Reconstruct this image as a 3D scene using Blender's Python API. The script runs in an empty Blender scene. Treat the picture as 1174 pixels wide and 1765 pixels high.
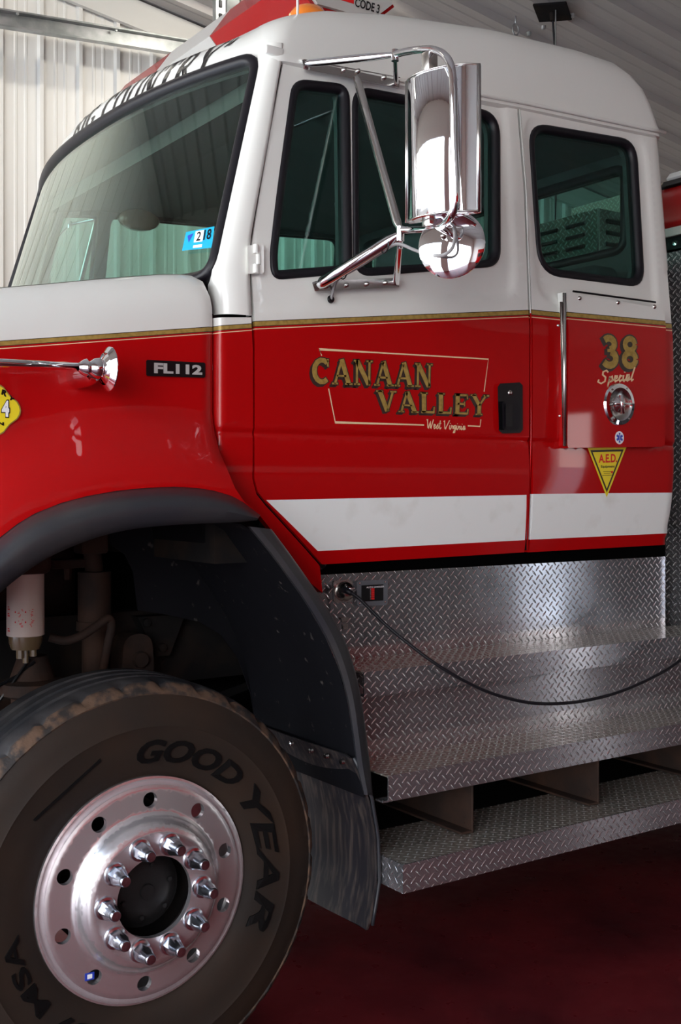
import bpy, math, random
from mathutils import Vector, Matrix
from mathutils.geometry import delaunay_2d_cdt
random.seed(7)
scene = bpy.context.scene
# ------------------------------------------------------------------ camera, sky, light, exposure
F, XV, HY, ZC = 1950.0, 3450.0, 836.0, 1.68          # focal length in px, horizon row, eye height (m)
TH = math.atan(F / (XV - 587)); CT, ST = math.cos(TH), math.sin(TH)
cam = bpy.data.objects.new('camera', bpy.data.cameras.new('camera'))
scene.collection.objects.link(cam); scene.camera = cam
cam.location = (0, 0, ZC); cam.rotation_euler = (math.pi/2, 0, -TH)
cam.data.sensor_fit = 'HORIZONTAL'; cam.data.sensor_width = 36; cam.data.lens = F/1174*36
cam.data.shift_y = -(882.5-HY)/1174; cam.data.clip_start = .05
SKY = 5.0
w = bpy.data.worlds.new('sky'); scene.world = w; w.use_nodes = True
wn = w.node_tree.nodes; wl = w.node_tree.links
tc = wn.new('ShaderNodeTexCoord'); sx = wn.new('ShaderNodeSeparateXYZ'); rp = wn.new('ShaderNodeValToRGB')
wl.new(tc.outputs['Generated'], sx.inputs[0]); wl.new(sx.outputs['Z'], rp.inputs[0])
rp.color_ramp.elements[0].position = 0.0; rp.color_ramp.elements[0].color = (1, .965, .92, 1)
rp.color_ramp.elements[1].position = .6; rp.color_ramp.elements[1].color = (.62, .78, 1, 1)
wl.new(rp.outputs[0], wn['Background'].inputs['Color']); wn['Background'].inputs['Strength'].default_value = SKY
scene.view_settings.view_transform = 'Standard'; scene.view_settings.look = 'None'
scene.view_settings.gamma = 1; scene.view_settings.use_curve_mapping = False
scene.view_settings.exposure = 0.75
def area(name, loc, rot, sx_, sy_, energy, col, portal=False):
    d = bpy.data.lights.new(name, 'AREA'); d.shape = 'RECTANGLE'; d.size = sx_; d.size_y = sy_
    d.energy = energy; d.color = col
    if portal: d.cycles.is_portal = True
    o = bpy.data.objects.new(name, d); scene.collection.objects.link(o); o.location = loc; o.rotation_euler = rot
    return o
XD = -2.6                                             # plane of the open bay doors
BAY = [(1.9, 8.0), (-4.2, .9)]; BAYZ = 4.2
for y0, y1 in BAY:
    area('bay_portal', (XD, (y0+y1)/2, BAYZ/2), (0, -math.pi/2, 0), BAYZ, y1-y0, 1, (1, 1, 1), True)
RD = (-3.55, -2.75, 2.5); XR = 9.5                    # narrow open door in the right wall
area('door_portal', (XR, (RD[0]+RD[1])/2, RD[2]/2), (0, math.pi/2, 0), RD[2], RD[1]-RD[0], 1, (1, 1, 1), True)
FILL_LAMPS = [(1.2, 6.55, 25), (4.2, 6.55, 25)]  # added fill lights that lift the far wall: position and power
scene.cycles.max_bounces = 8; scene.cycles.transparent_max_bounces = 24
scene.cycles.sample_clamp_indirect = 6
try: scene.cycles.use_denoising = True
except Exception: pass

# ------------------------------------------------------------------ measuring helpers
def W(px, py, Y):
    """world point at lateral distance Y seen at photo pixel (px,py)"""
    u = (px-587)/F; X = Y*(ST+u*CT)/(CT-u*ST); d = X*ST+Y*CT
    return Vector((X, Y, ZC+(HY-py)/F*d))
def ys(z):                                            # side profile of the cab (tumblehome, tucked-in sill)
    if z > 2.25: return 3.0+.10*(z-2.25)
    if z < 1.80: return 3.0+.03*((1.80-z)/.3)**2
    return 3.0
def S(px, py, off=0):
    Y = 3.0
    for _ in range(8):
        p = W(px, py, Y-off); Y = ys(p.z)
    return Vector((p.x, Y-off, p.z))
def S2(px, py):
    p = S(px, py); return (p.x, p.z)
def lerp(a, b, t): return a+(b-a)*t
def sst(a, b, x):
    t = max(0, min(1, (x-a)/(b-a))); return t*t*(3-2*t)
def interp(pts, x):
    if x <= pts[0][0]: return pts[0][1]
    for (a, b), (c, d) in zip(pts, pts[1:]):
        if x <= c: return b+(d-b)*(x-a)/(c-a)
    return pts[-1][1]

# ------------------------------------------------------------------ materials
def mat(name, col, rough=.5, metal=0, coat=0, bump=None, noise=None, spec=None):
    """noise=(scale, colour2, lo, hi): blotches of a second colour; bump=(scale, strength)"""
    m = bpy.data.materials.new(name); m.use_nodes = True; nt = m.node_tree; b = nt.nodes['Principled BSDF']
    b.inputs['Base Color'].default_value = (*col, 1); b.inputs['Roughness'].default_value = rough
    b.inputs['Metallic'].default_value = metal; b.inputs['Coat Weight'].default_value = coat
    b.inputs['Coat Roughness'].default_value = .04
    if spec is not None: b.inputs['Specular IOR Level'].default_value = spec
    t = nt.nodes.new('ShaderNodeTexCoord')
    if noise:
        n = nt.nodes.new('ShaderNodeTexNoise'); n.inputs['Scale'].default_value = noise[0]; n.inputs['Detail'].default_value = 6
        nt.links.new(t.outputs['Object'], n.inputs['Vector'])
        r = nt.nodes.new('ShaderNodeMapRange'); r.inputs[1].default_value = noise[2]; r.inputs[2].default_value = noise[3]
        nt.links.new(n.outputs[0], r.inputs[0])
        x = nt.nodes.new('ShaderNodeMix'); x.data_type = 'RGBA'
        x.inputs[6].default_value = (*col, 1); x.inputs[7].default_value = (*noise[1], 1)
        nt.links.new(r.outputs[0], x.inputs[0]); nt.links.new(x.outputs[2], b.inputs['Base Color'])
    if bump:
        n = nt.nodes.new('ShaderNodeTexNoise'); n.inputs['Scale'].default_value = bump[0]; n.inputs['Detail'].default_value = 5
        nt.links.new(t.outputs['Object'], n.inputs['Vector'])
        bp = nt.nodes.new('ShaderNodeBump'); bp.inputs['Strength'].default_value = bump[1]; bp.inputs['Distance'].default_value = .004
        nt.links.new(n.outputs[0], bp.inputs['Height']); nt.links.new(bp.outputs[0], b.inputs['Normal'])
    return m
RED = mat('red_paint', (.43, .001, .002), .4, coat=.45, spec=.15)
WHITE = mat('white_paint', (.79, .785, .735), .35, coat=.6)
WSTRIPE = mat('white_stripe', (.86, .88, .85), .55, noise=(9, (.76, .76, .71), .55, .8))
GOLD = mat('gold_leaf', (.46, .31, .075), .45, metal=.25, noise=(60, (.30, .19, .04), .4, .7))
PALE = mat('pale_pinstripe', (.85, .60, .35), .5)
DKLINE = mat('dark_outline', (.03, .02, .015), .4, coat=.5)
RUBBER = mat('black_rubber_gasket', (.007, .006, .009), .42, spec=.3)
SILVER = mat('badge_silver', (.50, .48, .46), .45, metal=.2)
FLARE = mat('flare_rubber', (.022, .023, .028), .42, bump=(40, .08), noise=(5, (.04, .038, .038), .45, .75))
CHROME = mat('chrome', (.86, .86, .88), .04, metal=1)
STEEL = mat('stainless_steel', (.62, .60, .57), .22, metal=1, bump=(25, .05))
VOID = mat('underbody_matte_black', (.004, .004, .004), 1, spec=0)  # near-zero black puts the shade under the cab into the colour
DARK = mat('chassis_dark', (.010, .009, .009), .85, spec=.1, bump=(30, .3), noise=(7, (.024, .016, .012), .45, .7))
RUST = mat('rusty_chassis', (.022, .013, .010), .8, spec=.25, bump=(40, .4), noise=(9, (.05, .024, .015), .4, .7))
CABIN = mat('cabin_grey_trim', (.06, .066, .063), .8)
HEADLN = mat('headliner_grey', (.11, .115, .11), .9)
SEAT = mat('seat_fabric', (.05, .052, .055), .85)
BLACK = mat('black_plastic', (.005, .005, .006), .3, spec=.3)
GREYP = mat('grey_plastic', (.12, .125, .14), .45)
YELLOW = mat('yellow_decal', (.85, .68, .02), .4)
WDEC = mat('white_decal', (.85, .85, .85), .4)
BLUED = mat('blue_decal', (.02, .05, .42), .4)
CYAN = mat('cyan_sticker', (.0, .36, .62), .4)
REDD = mat('red_decal', (.7, .01, .01), .4)
AMBER = mat('amber_lens', (.85, .22, .01), .2, coat=1)
REDLENS = mat('red_lens', (.33, .002, .003), .25, coat=.3, spec=.3)
GREYLENS = mat('grey_speaker_cover', (.50, .48, .45), .35)
PANELW = mat('white_wall_metal', (.80, .78, .73), .45)
CEIL = mat('ceiling_metal', (.42, .385, .36), .42)
TRIM = mat('trim_metal', (.72, .70, .65), .5)
GALV = mat('galvanised_steel', (.32, .34, .33), .42, metal=.9, noise=(8, (.5, .5, .5), .4, .7))
CONC = mat('pale_concrete', (.55, .54, .52), .9)
CORD = mat('black_cord', (.007, .006, .009), .5, spec=.3)
FILTER = mat('filter_white', (.62, .50, .43), .5)
BOWL = mat('filter_bowl', (.14, .095, .05), .2, coat=.5)
REDGEAR = mat('red_gear_cover', (.35, .005, .006), .4, coat=.3)
def tire_mat():
    m = mat('tire_rubber', (.019, .0135, .0105), .65, spec=.22, bump=(50, .12), noise=(3.5, (.032, .018, .011), .35, .7))
    return m
TIRE = tire_mat()
TREAD = mat('tread_rubber', (.016, .016, .019), .6, spec=.35, bump=(22, .5), noise=(10, (.05, .045, .045), .4, .7))
WORN = mat('worn_shoulder', (.10, .055, .032), .85, bump=(26, 1.2), noise=(24, (.02, .015, .013), .42, .58))
LETTER = mat('raised_letter_rubber', (.003, .003, .003), .5, spec=.2)
def flap_mat():
    m = mat('mud_flap', (.035, .033, .038), .6)
    nt = m.node_tree; b = nt.nodes['Principled BSDF']; t = nt.nodes.new('ShaderNodeTexCoord')
    mp = nt.nodes.new('ShaderNodeMapping'); mp.inputs['Scale'].default_value = (60, 60, 5)
    n = nt.nodes.new('ShaderNodeTexNoise'); n.inputs['Scale'].default_value = 1; n.inputs['Detail'].default_value = 8
    r = nt.nodes.new('ShaderNodeMapRange'); r.inputs[1].default_value = .46; r.inputs[2].default_value = .72
    x = nt.nodes.new('ShaderNodeMix'); x.data_type = 'RGBA'
    x.inputs[6].default_value = (.014, .013, .017, 1); x.inputs[7].default_value = (.085, .065, .055, 1)
    nt.links.new(t.outputs['Object'], mp.inputs[0]); nt.links.new(mp.outputs[0], n.inputs[0])
    nt.links.new(n.outputs[0], r.inputs[0]); nt.links.new(r.outputs[0], x.inputs[0]); nt.links.new(x.outputs[2], b.inputs['Base Color'])
    return m
FLAP = flap_mat()
LINER = mat('wheelhouse_liner', (.006, .006, .008), .7, spec=.12, bump=(12, .25), noise=(26, (.075, .065, .06), .66, .74))
def rim_mat():
    m = mat('polished_aluminium', (.86, .82, .83), .27, metal=.88)
    return m
RIM = rim_mat()
NUT = mat('lug_nut_steel', (.62, .66, .72), .22, metal=1, noise=(50, (.4, .4, .45), .45, .7))
def diamond():
    m = bpy.data.materials.new('diamond_plate'); m.use_nodes = True; nt = m.node_tree; L = nt.links
    b = nt.nodes['Principled BSDF']; b.inputs['Metallic'].default_value = .86
    b.inputs['Roughness'].default_value = .27
    uv = nt.nodes.new('ShaderNodeUVMap'); sp = nt.nodes.new('ShaderNodeSeparateXYZ'); L.new(uv.outputs[0], sp.inputs[0])
    def mm(op, a, b_=None, c=None):
        n = nt.nodes.new('ShaderNodeMath'); n.operation = op
        for i, v in enumerate((a, b_, c)):
            if v is None: continue
            if isinstance(v, (int, float)): n.inputs[i].default_value = v
            else: L.new(v, n.inputs[i])
        return n.outputs[0]
    P = .0357
    def lug(off, sgn):
        a = mm('SUBTRACT', mm('FRACT', mm('ADD', mm('DIVIDE', sp.outputs[0], P), off)), .5)
        c = mm('SUBTRACT', mm('FRACT', mm('ADD', mm('DIVIDE', sp.outputs[1], P), off)), .5)
        p = mm('MULTIPLY', mm('ADD', a, mm('MULTIPLY', c, sgn)), .7071)
        q = mm('MULTIPLY', mm('SUBTRACT', a, mm('MULTIPLY', c, sgn)), .7071)
        p2 = mm('POWER', mm('DIVIDE', mm('ABSOLUTE', p), .40), 2.0)
        q2 = mm('POWER', mm('DIVIDE', mm('ABSOLUTE', q), .105), 2.0)
        return mm('MAXIMUM', mm('SUBTRACT', 1.0, mm('ADD', p2, q2)), 0.0)
    h = mm('MAXIMUM', lug(.5, 1.0), lug(0.0, -1.0))
    h = mm('POWER', h, .6)
    bp = nt.nodes.new('ShaderNodeBump'); bp.inputs['Strength'].default_value = .9; bp.inputs['Distance'].default_value = .0022
    L.new(h, bp.inputs['Height']); L.new(bp.outputs[0], b.inputs['Normal'])
    t = nt.nodes.new('ShaderNodeTexCoord'); n = nt.nodes.new('ShaderNodeTexNoise'); n.inputs['Scale'].default_value = 4; n.inputs['Detail'].default_value = 6
    L.new(t.outputs['Object'], n.inputs[0])
    r = nt.nodes.new('ShaderNodeMapRange'); r.inputs[1].default_value = .4; r.inputs[2].default_value = .75; r.inputs[3].default_value = .10; r.inputs[4].default_value = .18
    L.new(n.outputs[0], r.inputs[0]); L.new(r.outputs[0], b.inputs['Roughness'])
    x = nt.nodes.new('ShaderNodeMix'); x.data_type = 'RGBA'; x.inputs[6].default_value = (.47, .455, .475, 1); x.inputs[7].default_value = (.80, .78, .78, 1)
    L.new(h, x.inputs[0]); L.new(x.outputs[2], b.inputs['Base Color'])
    return m
DIA = diamond()
def dusty_lit_diamond():
    m = DIA.copy(); m.name = 'diamond_plate_dusty'; nt = m.node_tree; b = nt.nodes['Principled BSDF']  # dusty treads; the same paler copy also makes the louvered box look lit
    b.inputs['Metallic'].default_value = .55
    for n in nt.nodes:
        if n.type == 'MIX': n.inputs[6].default_value = (.34, .30, .25, 1); n.inputs[7].default_value = (.80, .78, .74, 1)
    return m
DIAD = dusty_lit_diamond()
def glass(name, tint, refl=1.0, rc=(.85, 1.0, .96)):
    m = bpy.data.materials.new(name); m.use_nodes = True; nt = m.node_tree; nt.nodes.clear(); L = nt.links
    o = nt.nodes.new('ShaderNodeOutputMaterial'); mx = nt.nodes.new('ShaderNodeMixShader')
    t = nt.nodes.new('ShaderNodeBsdfTransparent'); t.inputs[0].default_value = (*tint, 1)
    g = nt.nodes.new('ShaderNodeBsdfGlossy'); g.inputs['Roughness'].default_value = .01; g.inputs['Color'].default_value = (*rc, 1)
    f = nt.nodes.new('ShaderNodeFresnel'); f.inputs[0].default_value = 1.5
    q = nt.nodes.new('ShaderNodeMath'); q.operation = 'MULTIPLY'; q.inputs[1].default_value = refl
    ge = nt.nodes.new('ShaderNodeNewGeometry'); io = nt.nodes.new('ShaderNodeMapRange'); io.inputs[3].default_value = 1.5; io.inputs[4].default_value = 1/1.5
    L.new(ge.outputs['Backfacing'], io.inputs[0]); L.new(io.outputs[0], f.inputs[0])
    L.new(f.outputs[0], q.inputs[0]); L.new(q.outputs[0], mx.inputs[0]); L.new(t.outputs[0], mx.inputs[1]); L.new(g.outputs[0], mx.inputs[2])
    L.new(mx.outputs[0], o.inputs[0]); return m
GLASS = glass('window_glass', (.62, .80, .77), .8)
WGLASS = glass('windshield_glass', (.76, .85, .81), 1.3, (.92, .98, .94))
def floor_mat():
    m = mat('red_epoxy_floor', (.105, .010, .012), .3, spec=.22, noise=(2.2, (.05, .007, .009), .4, .7), bump=(3, .1))
    nt = m.node_tree; b = nt.nodes['Principled BSDF']; t = nt.nodes.new('ShaderNodeTexCoord')
    n = nt.nodes.new('ShaderNodeTexNoise'); n.inputs['Scale'].default_value = 14; n.inputs['Detail'].default_value = 8
    nt.links.new(t.outputs['Object'], n.inputs[0])
    r = nt.nodes.new('ShaderNodeMapRange'); r.inputs[1].default_value = .3; r.inputs[2].default_value = .8; r.inputs[3].default_value = .25; r.inputs[4].default_value = .5
    nt.links.new(n.outputs[0], r.inputs[0]); nt.links.new(r.outputs[0], b.inputs['Roughness'])
    return m
FLOOR = floor_mat()

# ------------------------------------------------------------------ mesh helpers
def obj(name, vf, mats, parent=None, smooth=False, label=None, uv=None, sharp=None):
    v, f = vf[0], vf[1]
    me = bpy.data.meshes.new(name); me.from_pydata([tuple(p) for p in v], [], f); 
    for m in (mats if isinstance(mats, (list, tuple)) else [mats]): me.materials.append(m)
    if len(vf) > 2:
        for p, i in zip(me.polygons, vf[2]): p.material_index = i
    if smooth:
        for p in me.polygons: p.use_smooth = True
        if sharp: me.set_sharp_from_angle(angle=math.radians(sharp))
    if uv:
        ul = me.uv_layers.new(name='UVMap')
        for l in me.loops: ul.data[l.index].uv = uv[l.vertex_index]
    me.validate(); me.update()
    o = bpy.data.objects.new(name, me); scene.collection.objects.link(o)
    if parent:
        o.parent = parent; o.location = -world_loc(parent)
    if label: o['label'] = label
    return o
def world_loc(o):
    p = Vector((0, 0, 0))
    while o: p = p+o.location; o = o.parent
    return p
def tag(o, label, cat=None, group=None, kind=None):
    o['label'] = label
    if cat: o['category'] = cat
    if group: o['group'] = group
    if kind: o['kind'] = kind
    return o
def struct(o, label=None):
    o['kind'] = 'structure'
    if label: o['label'] = label
    return o
def empty(name, loc, parent=None):
    o = bpy.data.objects.new(name, None); scene.collection.objects.link(o); o.empty_display_size = .2
    o.location = Vector(loc)-(world_loc(parent) if parent else Vector((0, 0, 0))); o.parent = parent
    return o
def join(*parts):
    V, Fc, Mi = [], [], []
    for p in parts:
        n = len(V); V += [Vector(q) for q in p[0]]; Fc += [tuple(i+n for i in f) for f in p[1]]
        Mi += list(p[2]) if len(p) > 2 else [0]*len(p[1])
    return V, Fc, Mi
def withmat(p, i): return p[0], p[1], [i]*len(p[1])
def box(x0, x1, y0, y1, z0, z1):
    v = [Vector(q) for q in ((x0,y0,z0),(x1,y0,z0),(x1,y1,z0),(x0,y1,z0),(x0,y0,z1),(x1,y0,z1),(x1,y1,z1),(x0,y1,z1))]
    return v, [(0,3,2,1),(4,5,6,7),(0,1,5,4),(1,2,6,5),(2,3,7,6),(3,0,4,7)]
def bbox(x0, x1, y0, y1, z0, z1, b=.004, seg=2):
    """box with rounded edges"""
    import bmesh
    bm = bmesh.new(); bmesh.ops.create_cube(bm, size=1)
    for v in bm.verts: v.co = Vector((lerp(x0, x1, v.co.x+.5), lerp(y0, y1, v.co.y+.5), lerp(z0, z1, v.co.z+.5)))
    bmesh.ops.bevel(bm, geom=list(bm.edges), offset=b, segments=seg, profile=.5, affect='EDGES')
    bm.verts.index_update(); r = ([v.co.copy() for v in bm.verts], [tuple(v.index for v in f.verts) for f in bm.faces]); bm.free(); return r
def xf(p, m):
    return tuple([[m @ Vector(q) for q in p[0]]]+list(p[1:]))
def frame(d):
    d = Vector(d).normalized(); a = Vector((0, 0, 1)) if abs(d.z) < .9 else Vector((1, 0, 0))
    u = d.cross(a).normalized(); return u, d.cross(u).normalized()
def tube(path, r, n=10, caps=True, flat=None):
    P = [Vector(p) for p in path]; V, Fc = [], []
    u, _ = frame(P[1]-P[0])
    for i, p in enumerate(P):
        d = (P[min(i+1, len(P)-1)]-P[max(i-1, 0)]).normalized()
        u = (u-d*u.dot(d)).normalized(); v = d.cross(u)
        rr = r[i] if isinstance(r, (list, tuple)) else r
        for k in range(n):
            a = 2*math.pi*k/n; V.append(p+(u*math.cos(a)+v*math.sin(a)*(flat or 1))*rr)
    for i in range(len(P)-1):
        for k in range(n):
            a, b = i*n+k, i*n+(k+1) % n; Fc.append((a, b, b+n, a+n))
    if caps: Fc += [tuple(range(n))[::-1], tuple(range((len(P)-1)*n, len(P)*n))]
    return V, Fc
def smoothpath(pts, k=6):
    P = [Vector(p) for p in pts]; out = []
    for i in range(len(P)-1):
        a, b, c, d = P[max(i-1, 0)], P[i], P[i+1], P[min(i+2, len(P)-1)]
        for j in range(k):
            t = j/k; out.append(.5*((2*b)+(c-a)*t+(2*a-5*b+4*c-d)*t*t+(3*b-a-3*c+d)*t**3))
    out.append(P[-1]); return out
def lathe(prof, center, axis='y', n=48, a0=0, a1=2*math.pi, closed=True):
    """prof: (r, h) pairs; h along the axis"""
    V, Fc = [], []; C = Vector(center); m = n if closed else n+1
    for r, h in prof:
        for k in range(m):
            a = a0+(a1-a0)*k/n; c, s_ = math.cos(a)*r, math.sin(a)*r
            V.append(C+(Vector((c, h, s_)) if axis == 'y' else Vector((c, s_, h)) if axis == 'z' else Vector((h, c, s_))))
    for i in range(len(prof)-1):
        for k in range(n):
            a, b = i*m+k, i*m+(k+1) % m; Fc.append((a, b, b+m, a+m))
    return V, Fc
def disc_y(c, r, n=32, ny=-1):
    V = [Vector(c)+Vector((math.cos(2*math.pi*k/n)*r, 0, math.sin(2*math.pi*k/n)*r)) for k in range(n)]
    return V, [tuple(range(n))]
def prism(poly, y0, y1):
    """polygon in (x,z) extruded along y"""
    n = len(poly); V = [Vector((x, y0, z)) for x, z in poly]+[Vector((x, y1, z)) for x, z in poly]
    return V, [tuple(range(n)), tuple(range(n, 2*n))[::-1]]+[(i, (i+1) % n, n+(i+1) % n, n+i) for i in range(n)]
def prismx(poly, x0, x1):
    n = len(poly); V = [Vector((x0, y, z)) for y, z in poly]+[Vector((x1, y, z)) for y, z in poly]
    return V, [tuple(range(n)), tuple(range(n, 2*n))[::-1]]+[(i, (i+1) % n, n+(i+1) % n, n+i) for i in range(n)]
def chaikin(poly, k=3, q=.25):
    for _ in range(k):
        o = []
        for i in range(len(poly)):
            a, b = poly[i], poly[(i+1) % len(poly)]
            o += [(a[0]+(b[0]-a[0])*q, a[1]+(b[1]-a[1])*q), (a[0]+(b[0]-a[0])*(1-q), a[1]+(b[1]-a[1])*(1-q))]
        poly = o
    return poly
def rounded(poly, r, k=6):
    """polygon with its corners rounded by a radius"""
    out = []; n = len(poly)
    for i in range(n):
        p, a, b = Vector(poly[i]), Vector(poly[i-1]), Vector(poly[(i+1) % n])
        ri = r[i] if isinstance(r, (list, tuple)) else r
        if ri <= 0: out.append(tuple(p)); continue
        d1, d2 = (a-p), (b-p); l = min(ri, d1.length*.49, d2.length*.49); s1, s2 = p+d1.normalized()*l, p+d2.normalized()*l
        for j in range(k+1):
            t = j/k; out.append(tuple(s1*(1-t)**2+p*2*t*(1-t)+s2*t*t))
    return out
def inset(poly, d):
    n = len(poly); A = sum(poly[i-1][0]*poly[i][1]-poly[i][0]*poly[i-1][1] for i in range(n)); sg = 1 if A > 0 else -1
    out = []
    for i in range(n):
        a, b, c = Vector(poly[i-1]), Vector(poly[i]), Vector(poly[(i+1) % n])
        e1 = (b-a); e2 = (c-b)
        if e1.length < 1e-7: e1 = e2
        if e2.length < 1e-7: e2 = e1
        e1.normalize(); e2.normalize()
        nn = Vector((-e1.y-e2.y, e1.x+e2.x))*sg
        nn.normalize(); k = max(.5, nn.dot(Vector((-e1.y, e1.x))*sg)); out.append(tuple(b+nn*d/k))
    return out
def pip(poly, x, y):
    c = False; j = len(poly)-1
    for i in range(len(poly)):
        xi, yi = poly[i]; xj, yj = poly[j]
        if (yi > y) != (yj > y) and x < (xj-xi)*(y-yi)/(yj-yi)+xi: c = not c
        j = i
    return c
def pdist(poly, x, y):
    best = 9
    for i in range(len(poly)):
        ax, ay = poly[i-1]; bx, by = poly[i]; dx, dy = bx-ax, by-ay; l = dx*dx+dy*dy
        t = 0 if l == 0 else max(0, min(1, ((x-ax)*dx+(y-ay)*dy)/l)); q = math.hypot(x-ax-dx*t, y-ay-dy*t)
        best = min(best, q)
    return best
def densify(poly, g, closed=True):
    o = []; n = len(poly)
    for i in range(n if closed else n-1):
        a, b = poly[i], poly[(i+1) % n]; k = max(1, int(math.hypot(b[0]-a[0], b[1]-a[1])/g))
        o += [(a[0]+(b[0]-a[0])*j/k, a[1]+(b[1]-a[1])*j/k) for j in range(k)]
    if not closed: o.append(poly[-1])
    return o
def sheet(outline, holes=(), lines=(), g=.04, f3=None, thick=.02, tdir=Vector((0, 1, 0)), matf=None, edgemat=0):
    """triangulated curved panel: 2D outline with holes, extra constraint lines, mapped by f3(a,b)->3D"""
    pts, edges = [], []
    def add(pl, closed):
        pl = densify(pl, g, closed); n0 = len(pts); pts.extend(Vector(p) for p in pl)
        edges.extend((n0+i, n0+(i+1) % len(pl)) for i in range(len(pl) if closed else len(pl)-1)); return pl
    loops = [add(outline, True)]+[add(h, True) for h in holes]
    for l in lines: add(l, False)
    xs = [p[0] for p in outline]; zs = [p[1] for p in outline]
    x = min(xs)+g*.5; row = 0
    while x < max(xs):
        z = min(zs)+g*.5*(1+row % 2)
        while z < max(zs):
            if pip(outline, x, z) and not any(pip(h, x, z) for h in holes) and min(pdist(q, x, z) for q in loops) > g*.35:
                pts.append(Vector((x, z)))
            z += g
        x += g*.87; row += 1
    v, e, fc, *_ = delaunay_2d_cdt(pts, edges, [], 0, 1e-6)
    keep = []
    for t in fc:
        cx = sum(v[i][0] for i in t)/len(t); cz = sum(v[i][1] for i in t)/len(t)
        if pip(outline, cx, cz) and not any(pip(h, cx, cz) for h in holes): keep.append((tuple(t), cx, cz))
    V = [f3(p[0], p[1]) for p in v]; n = len(V)
    Fc = [k[0] for k in keep]; Mi = [matf(k[1], k[2]) if matf else 0 for k in keep]
    cnt = {}
    for k, (t, _, _) in enumerate(keep):
        for i in range(len(t)):
            a, b = t[i], t[(i+1) % len(t)]; key = (min(a, b), max(a, b)); cnt.setdefault(key, []).append((a, b, Mi[k]))
    if thick:
        V += [p+tdir*thick for p in V[:n]]; Fc += [tuple(i+n for i in k[0])[::-1] for k in keep]; Mi += [edgemat]*len(keep)
        for key, l in cnt.items():
            if len(l) == 1:
                a, b, m = l[0]; n2 = len(V); V += [V[a].copy(), V[b].copy(), V[b+n].copy(), V[a+n].copy()]
                Fc.append((n2+1, n2, n2+3, n2+2)); Mi.append(m)
    return V, Fc, Mi
def ringsweep(loop3, prof, closed=True):
    """loop3: list of (point, outward-in-plane vector, normal vector); prof: (a,b) offsets along these"""
    V, Fc = [], []; m = len(prof); n = len(loop3)
    for p, u, nn in loop3:
        for a, b in prof: V.append(p+u*a+nn*b)
    for i in range(n if closed else n-1):
        for k in range(m):
            a, b = i*m+k, i*m+(k+1) % m; c, d = ((i+1) % n)*m+k, ((i+1) % n)*m+(k+1) % m; Fc.append((a, b, d, c))
    return V, Fc
# flat lettering ------------------------------------------------------------------
def text2d(s, bold=0.0, shear=0.0, size=1.0):
    cu = bpy.data.curves.new('t', 'FONT'); cu.body = s; cu.size = size; cu.offset = bold; cu.shear = shear; cu.resolution_u = 3
    o = bpy.data.objects.new('t', cu); scene.collection.objects.link(o)
    dg = bpy.context.evaluated_depsgraph_get(); me = bpy.data.meshes.new_from_object(o.evaluated_get(dg))
    v = [(p.co.x, p.co.y) for p in me.vertices]; f = [tuple(p.vertices) for p in me.polygons]
    bpy.data.objects.remove(o); bpy.data.curves.remove(cu); bpy.data.meshes.remove(me)
    x0 = min(p[0] for p in v); x1 = max(p[0] for p in v); y0 = min(p[1] for p in v); y1 = max(p[1] for p in v)
    return [((p[0]-x0)/(x1-x0), (p[1]-y0)/(y1-y0)) for p in v], f, (x1-x0)/(y1-y0)
def arc(cx, cy, rx, ry, a, b, k=10): return [(cx+rx*math.cos(math.radians(lerp(a, b, i/k))), cy+ry*math.sin(math.radians(lerp(a, b, i/k)))) for i in range(k+1)]
T, t_ = .19, .09
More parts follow.
